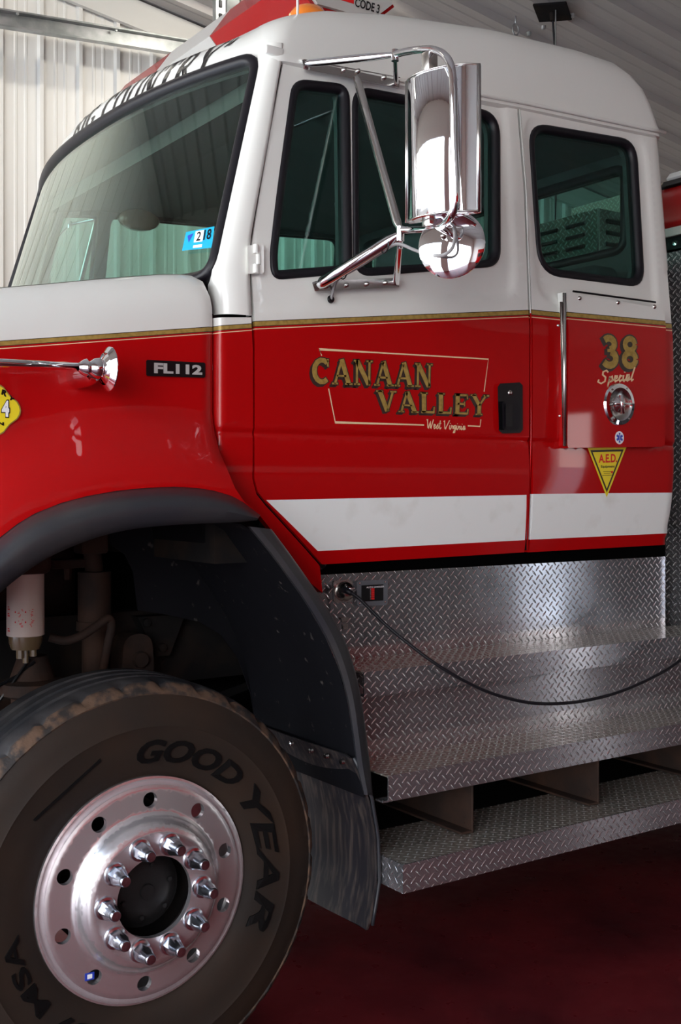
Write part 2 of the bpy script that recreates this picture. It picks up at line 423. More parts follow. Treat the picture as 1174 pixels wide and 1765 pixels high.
SERIF = {   # glyph: (width, [(polyline, stroke width)])
 'C': (.78, [(arc(.42, .5, .32, .43, 48, 312), T), ([(.66, .98), (.66, .68)], .07)]),
 'A': (.86, [([(.12, 0), (.40, .98)], t_), ([(.40, 1), (.72, 0)], T), ([(.2, .34), (.6, .34)], .08), ([(0, .03), (.25, .03)], .07), ([(.56, .03), (.88, .03)], .07)]),
 'N': (.84, [([(.14, 0), (.14, 1)], t_), ([(.14, .97), (.66, .03)], T), ([(.68, 0), (.68, 1)], t_), ([(0, .97), (.2, .97)], .07), ([(.02, .03), (.28, .03)], .07), ([(.55, .97), (.82, .97)], .07)]),
 'V': (.84, [([(.14, 1), (.42, .02)], T), ([(.42, .02), (.70, 1)], t_), ([(0, .97), (.28, .97)], .07), ([(.58, .97), (.84, .97)], .07)]),
 'L': (.70, [([(.2, 0), (.2, 1)], T), ([(.08, .05), (.66, .05)], .11), ([(.64, .02), (.66, .32)], .07), ([(.06, .97), (.36, .97)], .07)]),
 'E': (.74, [([(.2, 0), (.2, 1)], T), ([(.08, .05), (.68, .05)], .10), ([(.08, .95), (.64, .95)], .10), ([(.2, .52), (.52, .52)], .09), ([(.67, .03), (.69, .27)], .06), ([(.63, .97), (.65, .76)], .06), ([(.52, .4), (.52, .64)], .05)]),
 'Y': (.84, [([(.12, 1), (.42, .48)], T*.9), ([(.72, 1), (.42, .48)], t_), ([(.42, .5), (.42, 0)], T*.9), ([(0, .97), (.26, .97)], .07), ([(.6, .97), (.86, .97)], .07), ([(.26, .03), (.58, .03)], .07)]),
 'B': (.76, [([(.2, 0), (.2, 1)], T), ([(.08, .95), (.42, .95)]+arc(.42, .74, .16, .21, 90, -90, 6)+[(.2, .53)], .10), ([(.42, .53)]+arc(.44, .29, .2, .24, 90, -90, 6)+[(.08, .05)], .11)]),
 'I': (.42, [([(.21, 0), (.21, 1)], T), ([(.05, .97), (.37, .97)], .07), ([(.05, .03), (.37, .03)], .07)]),
 'G': (.84, [(arc(.42, .5, .32, .43, 48, 330), T), ([(.68, .46), (.68, .1)], .14), ([(.5, .46), (.8, .46)], .08)]),
 'O': (.82, [(arc(.41, .5, .30, .43, 0, 360, 20), .15)]),
 'U': (.84, [([(.16, 1), (.16, .35)]+arc(.42, .33, .26, .27, 180, 360, 8)+[(.68, 1)], .14), ([(0, .97), (.32, .97)], .07), ([(.54, .97), (.82, .97)], .07)]),
 'T': (.76, [([(.38, 0), (.38, 1)], T), ([(.04, .95), (.72, .95)], .10), ([(.22, .03), (.54, .03)], .07), ([(.04, .97), (.05, .74)], .06), ([(.71, .97), (.72, .74)], .06)]),
 'R': (.84, [([(.2, 0), (.2, 1)], T), ([(.08, .95), (.44, .95)]+arc(.44, .73, .18, .22, 90, -90, 6)+[(.2, .51)], .10), ([(.4, .5), (.7, .02)], T*.85), ([(.05, .03), (.36, .03)], .07), ([(.6, .03), (.84, .03)], .07)]),
 '3': (.72, [(arc(.34, .74, .22, .18, 140, -80, 10), .21), (arc(.36, .29, .26, .21, 80, -150, 10), .22), ([(.28, .54), (.42, .54)], .1)]),
 '8': (.76, [(arc(.38, .74, .20, .18, 0, 360, 16), .18), (arc(.38, .28, .24, .21, 0, 360, 16), .20)]),
 '"': (.34, [([(.10, 1), (.06, .72)], .08), ([(.24, 1), (.20, .72)], .08)]),
 ' ': (.40, []),
}
def strokes(pl, wd):
    V, Fc = [], []
    if len(pl) > 1: pl = densify([tuple(p) for p in pl], .2, False)
    P = [Vector(p) for p in pl]
    L_, R_ = [], []
    for i, p in enumerate(P):
        a = P[max(i-1, 0)]; b = P[min(i+1, len(P)-1)]; d = (b-a).normalized(); n = Vector((-d.y, d.x))
        if 0 < i < len(P)-1:
            d1 = (P[i]-P[i-1]).normalized(); k = max(.6, n.dot(Vector((-d1.y, d1.x))))
        else: k = 1
        V += [tuple(p+n*wd/2/k), tuple(p-n*wd/2/k)]
    for i in range(len(P)-1): Fc.append((2*i, 2*i+1, 2*i+3, 2*i+2))
    return V, Fc
def serif2d(s, grow=0.0, dx=0, dy=0, gap=.06, slant=0):
    V, Fc = [], []; x = 0
    for ch in s:
        wd, st = SERIF[ch]
        for pl, sw in st:
            if grow:
                a, b = Vector(pl[0]), Vector(pl[-1]); pl = list(pl)
                if (a-b).length > 1e-4:
                    d0 = (Vector(pl[0])-Vector(pl[1])).normalized(); d1 = (Vector(pl[-1])-Vector(pl[-2])).normalized()
                    pl[0] = tuple(Vector(pl[0])+d0*grow/2); pl[-1] = tuple(Vector(pl[-1])+d1*grow/2)
            v, f = strokes(pl, sw+grow); n = len(V); V += [(p[0]+x+dx, p[1]+dy) for p in v]; Fc += [tuple(i+n for i in q) for q in f]
        x += wd+gap
    x -= gap
    return [((p[0]+slant*p[1])/x, p[1]) for p in V], Fc
SCR = {  # thin brush-script glyphs
 'W': (.9, [[(0, .95), (.12, 1), (.16, .1), (.22, .02), (.5, .8), (.5, .1), (.56, .02), (.9, 1.05)]]),
 'V': (.8, [[(0, .9), (.12, 1), (.2, .05), (.28, .02), (.8, 1.1)]]),
 'S': (.8, [[(.75, .85), (.6, 1.05), (.35, .95), (.32, .7), (.55, .45), (.5, .1), (.2, -.08), (-.05, .1), (.02, .3)]]),
 'e': (.36, [[(0, .2), (.25, .32), (.25, .48), (.12, .5), (.04, .25), (.12, .02), (.36, .15)]]),
 's': (.34, [[(0, .1), (.2, .55), (.28, .2), (.18, 0), (.05, .05)], [(.22, .05), (.36, .15)]]),
 't': (.34, [[(.22, 1), (.1, .15), (.18, .0), (.36, .18)], [(.02, .62), (.34, .68)]]),
 'i': (.24, [[(.06, .5), (.02, .08), (.1, .0), (.26, .18)], [(.12, .7), (.14, .76)]]),
 'r': (.32, [[(.0, .1), (.08, .52), (.12, .42), (.28, .42), (.24, .1), (.34, .1)]]),
 'g': (.4, [[(.3, .5), (.1, .45), (.06, .1), (.2, .05), (.34, .5), (.2, -.4), (.02, -.42), (.1, -.15), (.42, .15)]]),
 'n': (.4, [[(.04, .5), (.0, .0), (.14, .45), (.26, .45), (.24, .05), (.42, .15)]]),
 'a': (.4, [[(.32, .48), (.12, .48), (.02, .1), (.14, .0), (.32, .45), (.28, .05), (.42, .15)]]),
 'p': (.42, [[(.08, .5), (-.08, -.45), (.08, .35), (.25, .5), (.3, .2), (.14, .02), (.04, .1)], [(.2, .05), (.44, .2)]]),
 'c': (.34, [[(.3, .42), (.16, .5), (.04, .2), (.12, .0), (.36, .18)]]),
 'l': (.26, [[(.28, 1.05), (.06, .15), (.12, .0), (.26, .12)]]),
 ' ': (.3, []),
}
def script2d(s, wd=.07):
    V, Fc = [], []; x = 0
    for ch in s:
        g, st = SCR[ch]
        for pl in st:
            v, f = strokes([(p[0]+x, p[1]) for p in pl], wd); n = len(V); V += v; Fc += [tuple(i+n for i in q) for q in f]
        x += g
    return [(p[0]/x, p[1]) for p in V], Fc
def quadmap(q2, quad, off, surf=None):
    """unit-square drawing -> world, by its four corner pixels (TL,TR,BR,BL) on a surface"""
    surf = surf or S; TL, TR, BR, BL = [surf(*c) for c in quad]
    out = []
    for a, b in q2:
        p = (BL*(1-a)+BR*a)*(1-b)+(TL*(1-a)+TR*a)*b; out.append(p+Vector((0, -off, 0)))
    return out

# ================================================================== THE BUILDING
XW0, XW1, YF, YB, ZT = XD, XR, -5.2, 8.28, 6.6
struct(obj('floor', box(XW0-.1, XW1+.1, YF-.1, YB+.25, -.12, 0), FLOOR), 'dark red glossy painted garage floor')
struct(obj('ground', box(-40, XW0-.1, -40, 40, -.2, -.03), CONC), 'concrete apron outside the open bays')
struct(obj('ground', box(XW1+.1, 40, -40, 40, -.2, -.03), CONC), 'concrete ground outside the side door')
def ribbed(x0, x1, z0, z1f, y, sgn=-1):
    """vertical ribbed metal wall along x: major ribs every 0.305 m, two minor ribs between"""
    prof = []; x = x0
    while x < x1:
        prof += [(x, 0), (x+.012, .034), (x+.040, .034), (x+.052, 0)]
        for q in (.128, .204): prof += [(x+q, 0), (x+q+.008, .006), (x+q+.022, .006), (x+q+.030, 0)]
        x += .305
    V, Fc = [], []
    for a, h in prof:
        V += [Vector((a, y+sgn*h, z0)), Vector((a, y+sgn*h, z1f(a))), Vector((a, y+.05, z0)), Vector((a, y+.05, z1f(a)))]
    for i in range(len(prof)-1):
        a = 4*i; Fc += [(a, a+4, a+5, a+1), (a+2, a+3, a+7, a+6), (a+1, a+5, a+7, a+3)]
    return V, Fc
def zc(x): return 5.52-.15*(x-3.5)
struct(obj('wall_back', ribbed(XW0, XW1, 0, lambda x: zc(x)+.02, YB), PANELW), 'far wall of white vertical ribbed metal panels')
# sloping ribbed ceiling, ribs run down the slope along x
V, Fc, prof = [], [], []
y = YF-.1
while y < YB+.1:
    prof += [(y, 0), (y+.016, .055), (y+.062, .055), (y+.078, 0)]
    for q in (.178, .278): prof += [(y+q, 0), (y+q+.01, .005), (y+q+.022, .005), (y+q+.032, 0)]
    y += .40
for a, h in prof:
    for x in (XW0-.1, XW1+.1): V.append(Vector((x, a, zc(x)-h)))
    for x in (XW0-.1, XW1+.1): V.append(Vector((x, a, zc(x)+.08)))
for i in range(len(prof)-1):
    a = 4*i; Fc += [(a, a+1, a+5, a+4), (a+2, a+6, a+7, a+3)]
struct(obj('ceiling', (V, Fc), CEIL), 'sloping grey ribbed metal ceiling')
struct(obj('trim_1', prism([(XW0, zc(XW0)-.02), (XW1, zc(XW1)-.02), (XW1, zc(XW1)-.24), (XW0, zc(XW0)-.24)], YB-.075, YB-.033), TRIM), 'pale flat trim where the far wall meets the ceiling')
# left wall with two open bays, right wall with a narrow open door, front wall behind the camera
def wall_x(name, x0, x1, openings, label):
    ps = []; y = YF-.1
    for a, b, h in sorted(openings):
        ps.append(box(x0, x1, y, a, 0, ZT)); ps.append(box(x0, x1, a, b, h, ZT)); y = b
    ps.append(box(x0, x1, y, YB+.05, 0, ZT)); struct(obj(name, join(*ps), PANELW), label)
wall_x('wall_left', XW0-.12, XW0-.001, [(a, b, BAYZ) for a, b in BAY], 'wall with the two open bay doors')
wall_x('wall_right', XW1+.001, XW1+.12, [(RD[0], RD[1], RD[2])], 'end wall with a narrow open door')
struct(obj('wall_front', box(XW0-.1, XW1+.1, YF-.15, YF, 0, ZT), PANELW), 'wall behind the camera')

# overhead door track: galvanised C rail close to the far wall
a, b = W(-60, 22, 7.9), W(330, 84, 7.9)
def rail(a, b, hh):
    d = (b-a); V, Fc = [], []
    prof = [(-.03, hh), (.03, hh), (.03, hh-.012), (-.018, hh-.012), (-.018, -hh+.012), (.03, -hh+.012), (.03, -hh), (-.03, -hh)]
    prof = [(-q[0], q[1]) for q in prof]
    for p in (a, b):
        for q, h in prof: V.append(p+Vector((0, q, h)))
    n = len(prof)
    for k in range(n): Fc.append((k, (k+1) % n, n+(k+1) % n, n+k))
    Fc += [tuple(range(n))[::-1], tuple(range(n, 2*n))]; return V, Fc
d = (b-a).normalized()
dt = obj('door_track', rail(a-d*.3, b+d*2.2, .062), GALV)
tag(dt, 'long galvanised overhead door track running along the ribbed far wall', 'door track')
for px, py in ((30, 24), (200, 52)):
    q = W(px, py, 7.86); obj('bolt', lathe([(0, -.012), (.011, -.010), (.012, 0)], q+Vector((0, .004, 0)), n=8), GALV, dt)
# perforated strut and bracket hanging from the ceiling above the cab
a, b = W(378, -40, 6.8), W(384, 34, 6.8)
st = obj('hanging_strut', box(a.x-.035, a.x+.035, 6.78, 6.83, b.z-.25, zc(a.x)-.02), GALV)
tag(st, 'narrow perforated steel strut hanging from the ceiling, left one of two', 'strut')
for k in range(10):
    z = b.z-.2+k*.09
    if z < zc(a.x)-.1: obj('slot', bbox(a.x-.012, a.x+.012, 6.775, 6.781, z, z+.05, .002, 1), BLACK, st)
a, b = W(403, -40, 6.6), W(407, 30, 6.6)
st = obj('hanging_strut', join(box(a.x-.05, a.x+.05, 6.6, 6.61, b.z-.15, zc(a.x)-.02), box(a.x+.042, a.x+.05, 6.6, 6.68, b.z-.15, zc(a.x)-.02)), GALV)
tag(st, 'wider galvanised angle hanging from the ceiling, right one of two', 'strut')
# eye hook in the ceiling
def ceil_at(px, py):
    Y = 6.0
    for _ in range(60):
        p = W(px, py, Y); Y += (zc(p.x)-p.z)*.6/( .4)*.25 if p.z < zc(p.x) else -(p.z-zc(p.x))*.35
    return W(px, py, Y)-Vector((0, 0, .045))
hk = ceil_at(889, 28)
cpts = [hk+Vector((math.sin(t)*.03, 0, -.055-math.cos(t)*-.042)) for t in [math.pi*2*i/16+.0 for i in range(16)]]
h = obj('ceiling_hook', join(tube([hk+Vector((0, 0, .06)), hk+Vector((0, 0, -.02))], .006), tube(cpts+[cpts[0]], .0055, caps=False), tube([hk+Vector((0, 0, -.095)), hk+Vector((.0, 0, -.17))], .012), tube([hk+Vector((0, 0, -.17)), hk+Vector((0, 0, -1.6))], .003)), GALV, smooth=True)
tag(h, 'small wire eye hook hanging from the ceiling above the white roof', 'hook')
mp = ceil_at(953, 4)
r = empty('ceiling_anchor', mp); tag(r, 'dark square ceiling plate with two cables hanging down behind the cab', 'cable anchor')
obj('mounting_plate', xf(bbox(-.12, .12, -.12, .12, -.03, -.012, .004), Matrix.Translation(mp+Vector((0, 0, -.005))) @ Matrix.Rotation(.15, 4, 'Y') @ Matrix.Rotation(.6, 4, 'Z')), DARK, r)
obj('boss', lathe([(0, -.09), (.02, -.09), (.024, -.03)], mp, 'z', 12), DARK, r)
obj('cable', tube([mp+Vector((-.02, -.05, -.03)), mp+Vector((-.09, -.10, -2.2))], .005), GALV, r)
obj('cable', tube(smoothpath([mp+Vector((.0, 0, -.08)), mp+Vector((.03, 0, -.4)), mp+Vector((.06, 0, -.8)), mp+Vector((.03, 0, -1.3)), mp+Vector((.0, 0, -2.2))]), .008), CORD, r)
for k, (px, py) in enumerate(((987, 13), (937, 34), (912, 45), (892, 53))):
    q = ceil_at(px, py); o = obj('ceiling_screw', lathe([(0, -.03), (.012, -.028), (.018, -.02), (.02, -.002)], q, 'z', 10), GALV)
    tag(o, ['ceiling screw just right of the dark square plate', 'ceiling screw just below left of the dark square plate', 'ceiling screw midway between the plate and the eye hook', 'ceiling screw nearest the eye hook'][k], 'screw', 'screws in the ceiling panels')

# unseen fill fixtures added over the aisle to brighten the far wall
for k, (lx, ly, pw) in enumerate(FILL_LAMPS):
    lz = zc(lx)-.16; r = empty('ceiling_light', (lx, ly, lz)); tag(r, ['fluorescent ceiling fixture over the aisle near the bay door', 'fluorescent ceiling fixture over the aisle further from the bay door'][k], 'ceiling light', 'fluorescent fixtures over the aisle')
    m = mat('lamp_tube_glow', (.9, .9, .85), .5) if k == 0 else bpy.data.materials['lamp_tube_glow']
    b = m.node_tree.nodes['Principled BSDF']; b.inputs['Emission Color'].default_value = (1, .95, .86, 1); b.inputs['Emission Strength'].default_value = 6
    obj('housing', bbox(lx-.62, lx+.62, ly-.10, ly+.10, lz, lz+.07, .01), TRIM, r)
    for dy in (-.045, .045): obj('tube', tube([(lx-.6, ly+dy, lz-.02), (lx+.6, ly+dy, lz-.02)], .013, 10), m, r, True)
    la = area('ceiling_lamp', (lx, ly, lz-.05), (.65, 0, 0), 1.2, .16, pw, (1, .95, .86)); la.parent = r; la.location = (0, 0, -.05)

# ================================================================== THE FIRE TRUCK
YC = 4.15                                             # centre plane of the truck
truck = empty('fire_truck', (2.4, YC, 0))
tag(truck, 'red and white fire truck cab with open wheel arch and diamond plate steps', 'fire truck')
def mir(p): return tuple([[Vector((q.x, 2*YC-q.y, q.z)) for q in p[0]], [f[::-1] for f in p[1]]]+list(p[2:]))
def poly2(px): return [S2(*p) for p in px]
def zline(p0, p1):
    (xa, za), (xb, zb) = S2(*p0), S2(*p1)
    return lambda x: za+(zb-za)*(x-xa)/(xb-xa)
def bands(gt0, gt1, gb0, gb1, x0, x1):
    """gold belt stripe: lines and the colour test. mats: 0 white 1 red 2 gold 3 dark 4 pale 5 stripe white"""
    o = lambda p, d: (p[0], p[1]+d)
    ln = [zline(o(gt0, -1.2), o(gt1, -1.2)), zline(gt0, gt1), zline(gb0, gb1), zline(o(gb0, 1.3), o(gb1, 1.3)), zline(o(gb0, 4.2), o(gb1, 3.6)), zline(o(gb0, 5.8), o(gb1, 5.0))]
    cols = [0, 3, 2, 3, 1, 4, 1]
    lines = [[(x0, l(x0)), (x1, l(x1))] for l in ln]
    def f(x, z):
        for k, l in enumerate(ln):
            if z > l(x): return cols[k]
        return 1
    return lines, f
PM = [WHITE, RED, GOLD, DKLINE, PALE, WSTRIPE]
GROOVE = S(680, 752).z
def groove(x, z): return .007*math.exp(-((z-GROOVE)/.007)**2)+(.004 if z < GROOVE else 0)
GL = lambda x0, x1: [[(x0, GROOVE+d), (x1, GROOVE+d)] for d in (-.014, -.005, 0, .005, .014)]
def window_trim(poly, parent, fy, far=False, wd=.026, side='window'):
    """rubber gasket and pane of one window; poly in (x,z)"""
    n = len(poly); L = []
    ins = inset(poly, 1.0)
    for (x, z), (a, b) in zip(poly, ins):
        u = Vector((a-x, 0, b-z)); u = u/max(u.length, 1e-6)
        L.append((Vector((x, fy(x, z), z)), u, Vector((0, -1, 0))))
    prof = [(-.006, .0), (-.005, .006), (.002, .009), (.012, .008), (wd, -.002), (wd+.001, -.012), (wd, -.03), (-.006, -.03)]
    g = ringsweep(L, prof)
    ip = inset(poly, wd-.006)
    V = [Vector((x, fy(x, z)+.010, z)) for x, z in ip]; m = len(V); V += [v+Vector((0, .005, 0)) for v in V]
    pn = (V, [tuple(range(m)), tuple(range(m, 2*m))[::-1]]+[(i, (i+1) % m, m+(i+1) % m, m+i) for i in range(m)])
    if far: g, pn = mir(g), mir(pn)
    obj('window_gasket', g, RUBBER, parent, True); obj('window_pane', pn, GLASS, parent)
# ---- front door
WIN1 = rounded(poly2([(509, 137), (602, 147), (607, 468), (473, 479), (470, 440), (481, 342)]), [.05, .05, .03, .09, .2, .2], 6)
WIN2 = rounded(poly2([(612, 149), (862, 195), (863, 456), (614, 474)]), [.07, .09, .06, .07], 7)
DOOR = poly2([(493, 96), (700, 132), (887, 167), (891, 180), (903, 330), (911, 540), (912, 760), (905, 952), (557, 973), (462, 868), (446, 848), (440, 825), (440, 748), (440, 600), (437, 480), (437, 420), (446, 360), (468, 230)])
EMB1 = rounded(poly2([(380, 70), (862, 158), (878, 190), (893, 470), (888, 515), (650, 532), (380, 542)]), [.0, .1, .1, .14, .14, .1, 0], 6)
l1, f1 = bands((440, 554.5), (915, 535), (440, 562), (915, 541.5), 1.6, 3.0)
sb = poly2([(460, 862), (909, 853), (906, 931), (549, 950)])
EMBL = []
def recess(emb, x, z):
    d = pdist(emb, x, z); 
    return .010*sst(0, .035, d) if pip(emb, x, z) else 0
def fdoor(x, z): return ys(z)+recess(EMB1, x, z)+groove(x, z)
def mdoor(x, z): return 5 if pip(sb, x, z) else f1(x, z)
ring_lines = [EMB1+[EMB1[0]], inset(EMB1, .018)+[inset(EMB1, .018)[0]], inset(EMB1, .036)+[inset(EMB1, .036)[0]]]
def mk_door(far):
    vf = sheet(DOOR, [WIN1, WIN2], l1+[sb+[sb[0]]]+GL(1.6, 3.0)+ring_lines, .035, lambda a, b: Vector((a, fdoor(a, b), b)), .03, matf=mdoor)
    if far: vf = mir(vf)
    d = obj('front_door', vf, PM, truck, True, sharp=40)
    if not far: d['label'] = 'long white over red front door with gold lettering'
    else: d['label'] = 'front door on the far side of the cab'
    window_trim(WIN1, d, fdoor, far, .024); window_trim(WIN2, d, fdoor, far, .022)
    return d
door = mk_door(False); mk_door(True)
# ---- rear side panel
WIN3 = rounded(poly2([(915, 212), (1098, 243), (1112, 493), (932, 470)]), [.09, .09, .08, .11], 7)
SIDE = poly2([(893, 169), (1140, 219), (1143, 240), (1156, 400), (1167, 560), (1167, 757), (1163, 850), (1158, 919), (1150, 939), (913, 952), (918, 760), (917, 540), (909, 330), (897, 180)])
EMB2 = rounded(poly2([(900, 195), (1112, 234), (1122, 300), (1134, 480), (1138, 548), (990, 530), (925, 520), (908, 330)]), [.09, .09, .1, .1, .1, .1, .14, .1], 6)
l2, f2 = bands((916, 534.5), (1162, 559), (916, 541.5), (1162, 566), 2.8, 3.75)
sb2 = poly2([(910, 851.5), (1170, 849), (1170, 918.5), (910, 930.5)])
def fside(x, z):
    y = ys(z)+recess(EMB2, x, z)+groove(x, z)
    xr = 3.69; d = xr-x
    return y+(.035*(1-math.sqrt(max(0, 1-(1-min(d, .035)/.035)**2))) if d < .035 else 0)
def mk_side(far):
    vf = sheet(SIDE, [WIN3], l2+[sb2+[sb2[0]]]+GL(2.8, 3.75)+[EMB2+[EMB2[0]], inset(EMB2, .018)+[inset(EMB2, .018)[0]], inset(EMB2, .036)+[inset(EMB2, .036)[0]]], .03, lambda a, b: Vector((a, fside(a, b), b)), .03, matf=lambda x, z: 5 if pip(sb2, x, z) else f2(x, z))
    if far: vf = mir(vf)
    d = obj('crew_cab_side', vf, PM, truck, True, sharp=40)
    window_trim(WIN3, d, fside, far, .024); return d
side = mk_side(False); mk_side(True)
# ---- dark door jambs behind the seams
def seam(px, r=.017, off=-.030, far=False):
    v = tube([S(x, y, off) for x, y in px], r, 8); return mir(v) if far else v
for far in (False, True):
    for jm in [seam([(491, 90), (441, 360), (434, 420), (434, 480), (437, 600), (437, 825), (444, 850), (460, 870), (556, 975)], far=far),
            seam([(891, 165), (906, 330), (914, 540), (915, 760), (909, 950)], .015, far=far)]: obj('door_jamb', jm, BLACK, truck, True)
obj('door_seam_trim', join(tube([S(x, y, .001) for x, y in [(895, 182), (907, 330), (914.5, 540)]], .0022, 6)), WHITE, truck, True)
obj('door_seam_trim', join(tube([S(x, y, .001) for x, y in [(915, 540), (915.5, 760), (909, 948)]], .003, 6)), RED, truck, True)
# ---- windshield pillar (near and far)
SEAM = [(95, 489), (229, 479), (360, 442), (419, 431), (480, 431), (543, 434)]
SEAM = [(95, 488), (150, 478), (229, 465), (360, 441), (419, 431), (480, 431), (543, 434)]
def wedge_px(py): return interp([(80, 449), (92, 447), (470, 365), (480, 366), (545, 369)], py)
def edge_pt(py):
    Y = 3.1
    for _ in range(8): p = W(wedge_px(py), py, Y); Y = ys(p.z)+.055
    return Vector((p.x, Y, p.z))
def pillar_vf():
    V, Fc = [], []; K = 10; rows = [78+(543-78)*i/24 for i in range(25)]
    for py in rows:
        e = edge_pt(py); s_ = S(interp(SEAM, py), py); z = e.z
        s_ = Vector((s_.x, ys(z), z)); c = Vector((e.x+.012, s_.y-.002, z))
        V.append(Vector((e.x+.01, e.y+.05, z)))
        for k in range(K+1):
            t = k/K; V.append(e*(1-t)**2+c*2*t*(1-t)+s_*t*t)
        V.append(s_+Vector((0, .035, 0)))
    m = K+3
    for i in range(len(rows)-1):
        for k in range(m-1): a = i*m+k; Fc.append((a, a+1, a+1+m, a+m))
    return V, Fc
pv = pillar_vf()
pil = obj('windshield_pillar', pv, WHITE, truck, True, label='white front pillar between the windshield and the front door')
obj('windshield_pillar', mir(pv), WHITE, truck, True)
# ---- cowl panel between hood and door, running down to the wheel arch
COWL = poly2([(371, 547), (433, 547), (436, 600), (436, 825), (443, 852), (459, 872), (552, 975), (557, 1022), (530, 1000), (500, 955), (470, 915), (450, 890), (420, 862), (398, 842), (382, 812), (373, 780), (372, 748)])
l3, f3c = bands((372, 562.5), (432, 558.5), (372, 569), (432, 565), 1.4, 2.3)
xr0 = S(372, 650).x; xr1 = S(383, 650).x
def fcowl(x, z):
    base = ys(z)+groove(x, z)*.8
    k = max(0, min(1, (xr1-x)/(xr1-xr0)))
    if z > S(380, 780).z: base += .035*k*k
    return base
cw = sheet(COWL, [], l3+GL(1.4, 2.3)+[[(xr1, 1.8), (xr1, 2.3)], [((xr0+xr1)/2, 1.8), ((xr0+xr1)/2, 2.3)]], .03, lambda a, b: Vector((a, fcowl(a, b), b)), .03, matf=f3c)
obj('cowl_panel', cw, PM, truck, True, sharp=45); obj('cowl_panel', mir(cw), PM, truck, True, sharp=45)
# ---- windshield: bowed pane in a rubber gasket
WS_H = [(edge_pt(92+(478-92)*i/20)) for i in range(21)]
ZTOP, ZBOT = WS_H[0].z, WS_H[-1].z
def ws_edge(z):
    z = max(ZBOT, min(ZTOP+.2, z)); pts = sorted((p.z, p.x, p.y) for p in WS_H)
    if z > pts[-1][0]:
        p, q = pts[-2], pts[-1]; k = (z-q[0])/(q[0]-p[0]); return q[1]+(q[1]-p[1])*k, q[2]+(q[2]-p[2])*k
    return interp([(a, b) for a, b, c in pts], z), interp([(a, c) for a, b, c in pts], z)
def bow(t): return .165*(1-abs(2*t-1)**2.3)
def ws3(a, b, off=0):
    """a: 0..1 across, b: z"""
    x, y0 = ws_edge(b); y = y0+(2*(YC-y0))*a; return Vector((x-bow(a)-off, y, b))
H = 2.1
ol = rounded([(0, ZTOP), (H, ZTOP), (H, ZBOT), (0, ZBOT)], .075, 6)
f3w = lambda o_: (lambda a, b: ws3(a/H, b, o_))
wsp = sheet(inset(ol, .016), [], [], .07, f3w(-.012), .005, tdir=Vector((1, 0, 0)))
ws = obj('windshield', wsp, WGLASS, truck, True, sharp=30, label='green tinted curved windshield with a blue inspection sticker')
dn = densify(ol, .05); dn_i = inset(dn, 1.0); L = []
for (a, b), (c, d) in zip(dn, dn_i):
    p = ws3(a/H, b); q = ws3((a+(c-a)*.01)/H, b+(d-b)*.01); L.append((p, (q-p).normalized(), Vector((-.96, 0, .28))))
obj('windshield_gasket', ringsweep(L, [(-.012, -.03), (-.012, .004), (-.004, .010), (.010, .010), (.026, .0), (.026, -.03)]), RUBBER, ws, True)
# inspection sticker on the inside of the glass
def wsq(px, py, off=.0):
    """point of the windshield surface seen at a pixel (bisect along the ray by lateral distance)"""
    lo, hi = 3.0, 5.5
    for _ in range(40):
        m_ = (lo+hi)/2; p = W(px, py, m_); x, y0 = ws_edge(p.z); t = max(0, min(1, (p.y-y0)/(2*(YC-y0))))
        if p.x < x-bow(t): lo = m_
        else: hi = m_
    p = W(px, py, lo); p.x -= off; return p
wsurf = lambda px, py: wsq(px, py)
def wquad(q2, quad, off):
    return [p+Vector((-off, off, 0)) for p in quadmap(q2, quad, 0, wsurf)]
SQ = [(0, 0), (1, 0), (1, 1), (0, 1)]
stq = [(323, 400), (372, 390), (367, 427), (316, 432)]
stk = obj('inspection_sticker', (wquad(SQ, stq, .003), [(0, 1, 2, 3)]), CYAN, ws, label='blue rectangular inspection sticker with 2 and 18')
obj('sticker_panel', (wquad([(.37, .36), (.67, .36), (.67, .93), (.37, .93)], stq, .0042), [(0, 1, 2, 3)]), WDEC, stk)
obj('sticker_panel', (wquad([(.38, .08), (.68, .08), (.68, .22), (.38, .22)], stq, .0042), [(0, 1, 2, 3)]), WDEC, stk)
obj('sticker_panel', (wquad([(.10, .78), (.30, .86), (.19, .40)], stq, .0042), [(0, 1, 2)]), BLUED, stk)
for s_, x0, x1, y0, y1 in (('2', .45, .60, .42, .88), ('18', .70, .95, .42, .92)):
    v, f, _ = text2d(s_, .02); obj('sticker_digits', (wquad([(x0+(x1-x0)*a, y0+(y1-y0)*b) for a, b in v], stq, .005), f), BLACK, stk)
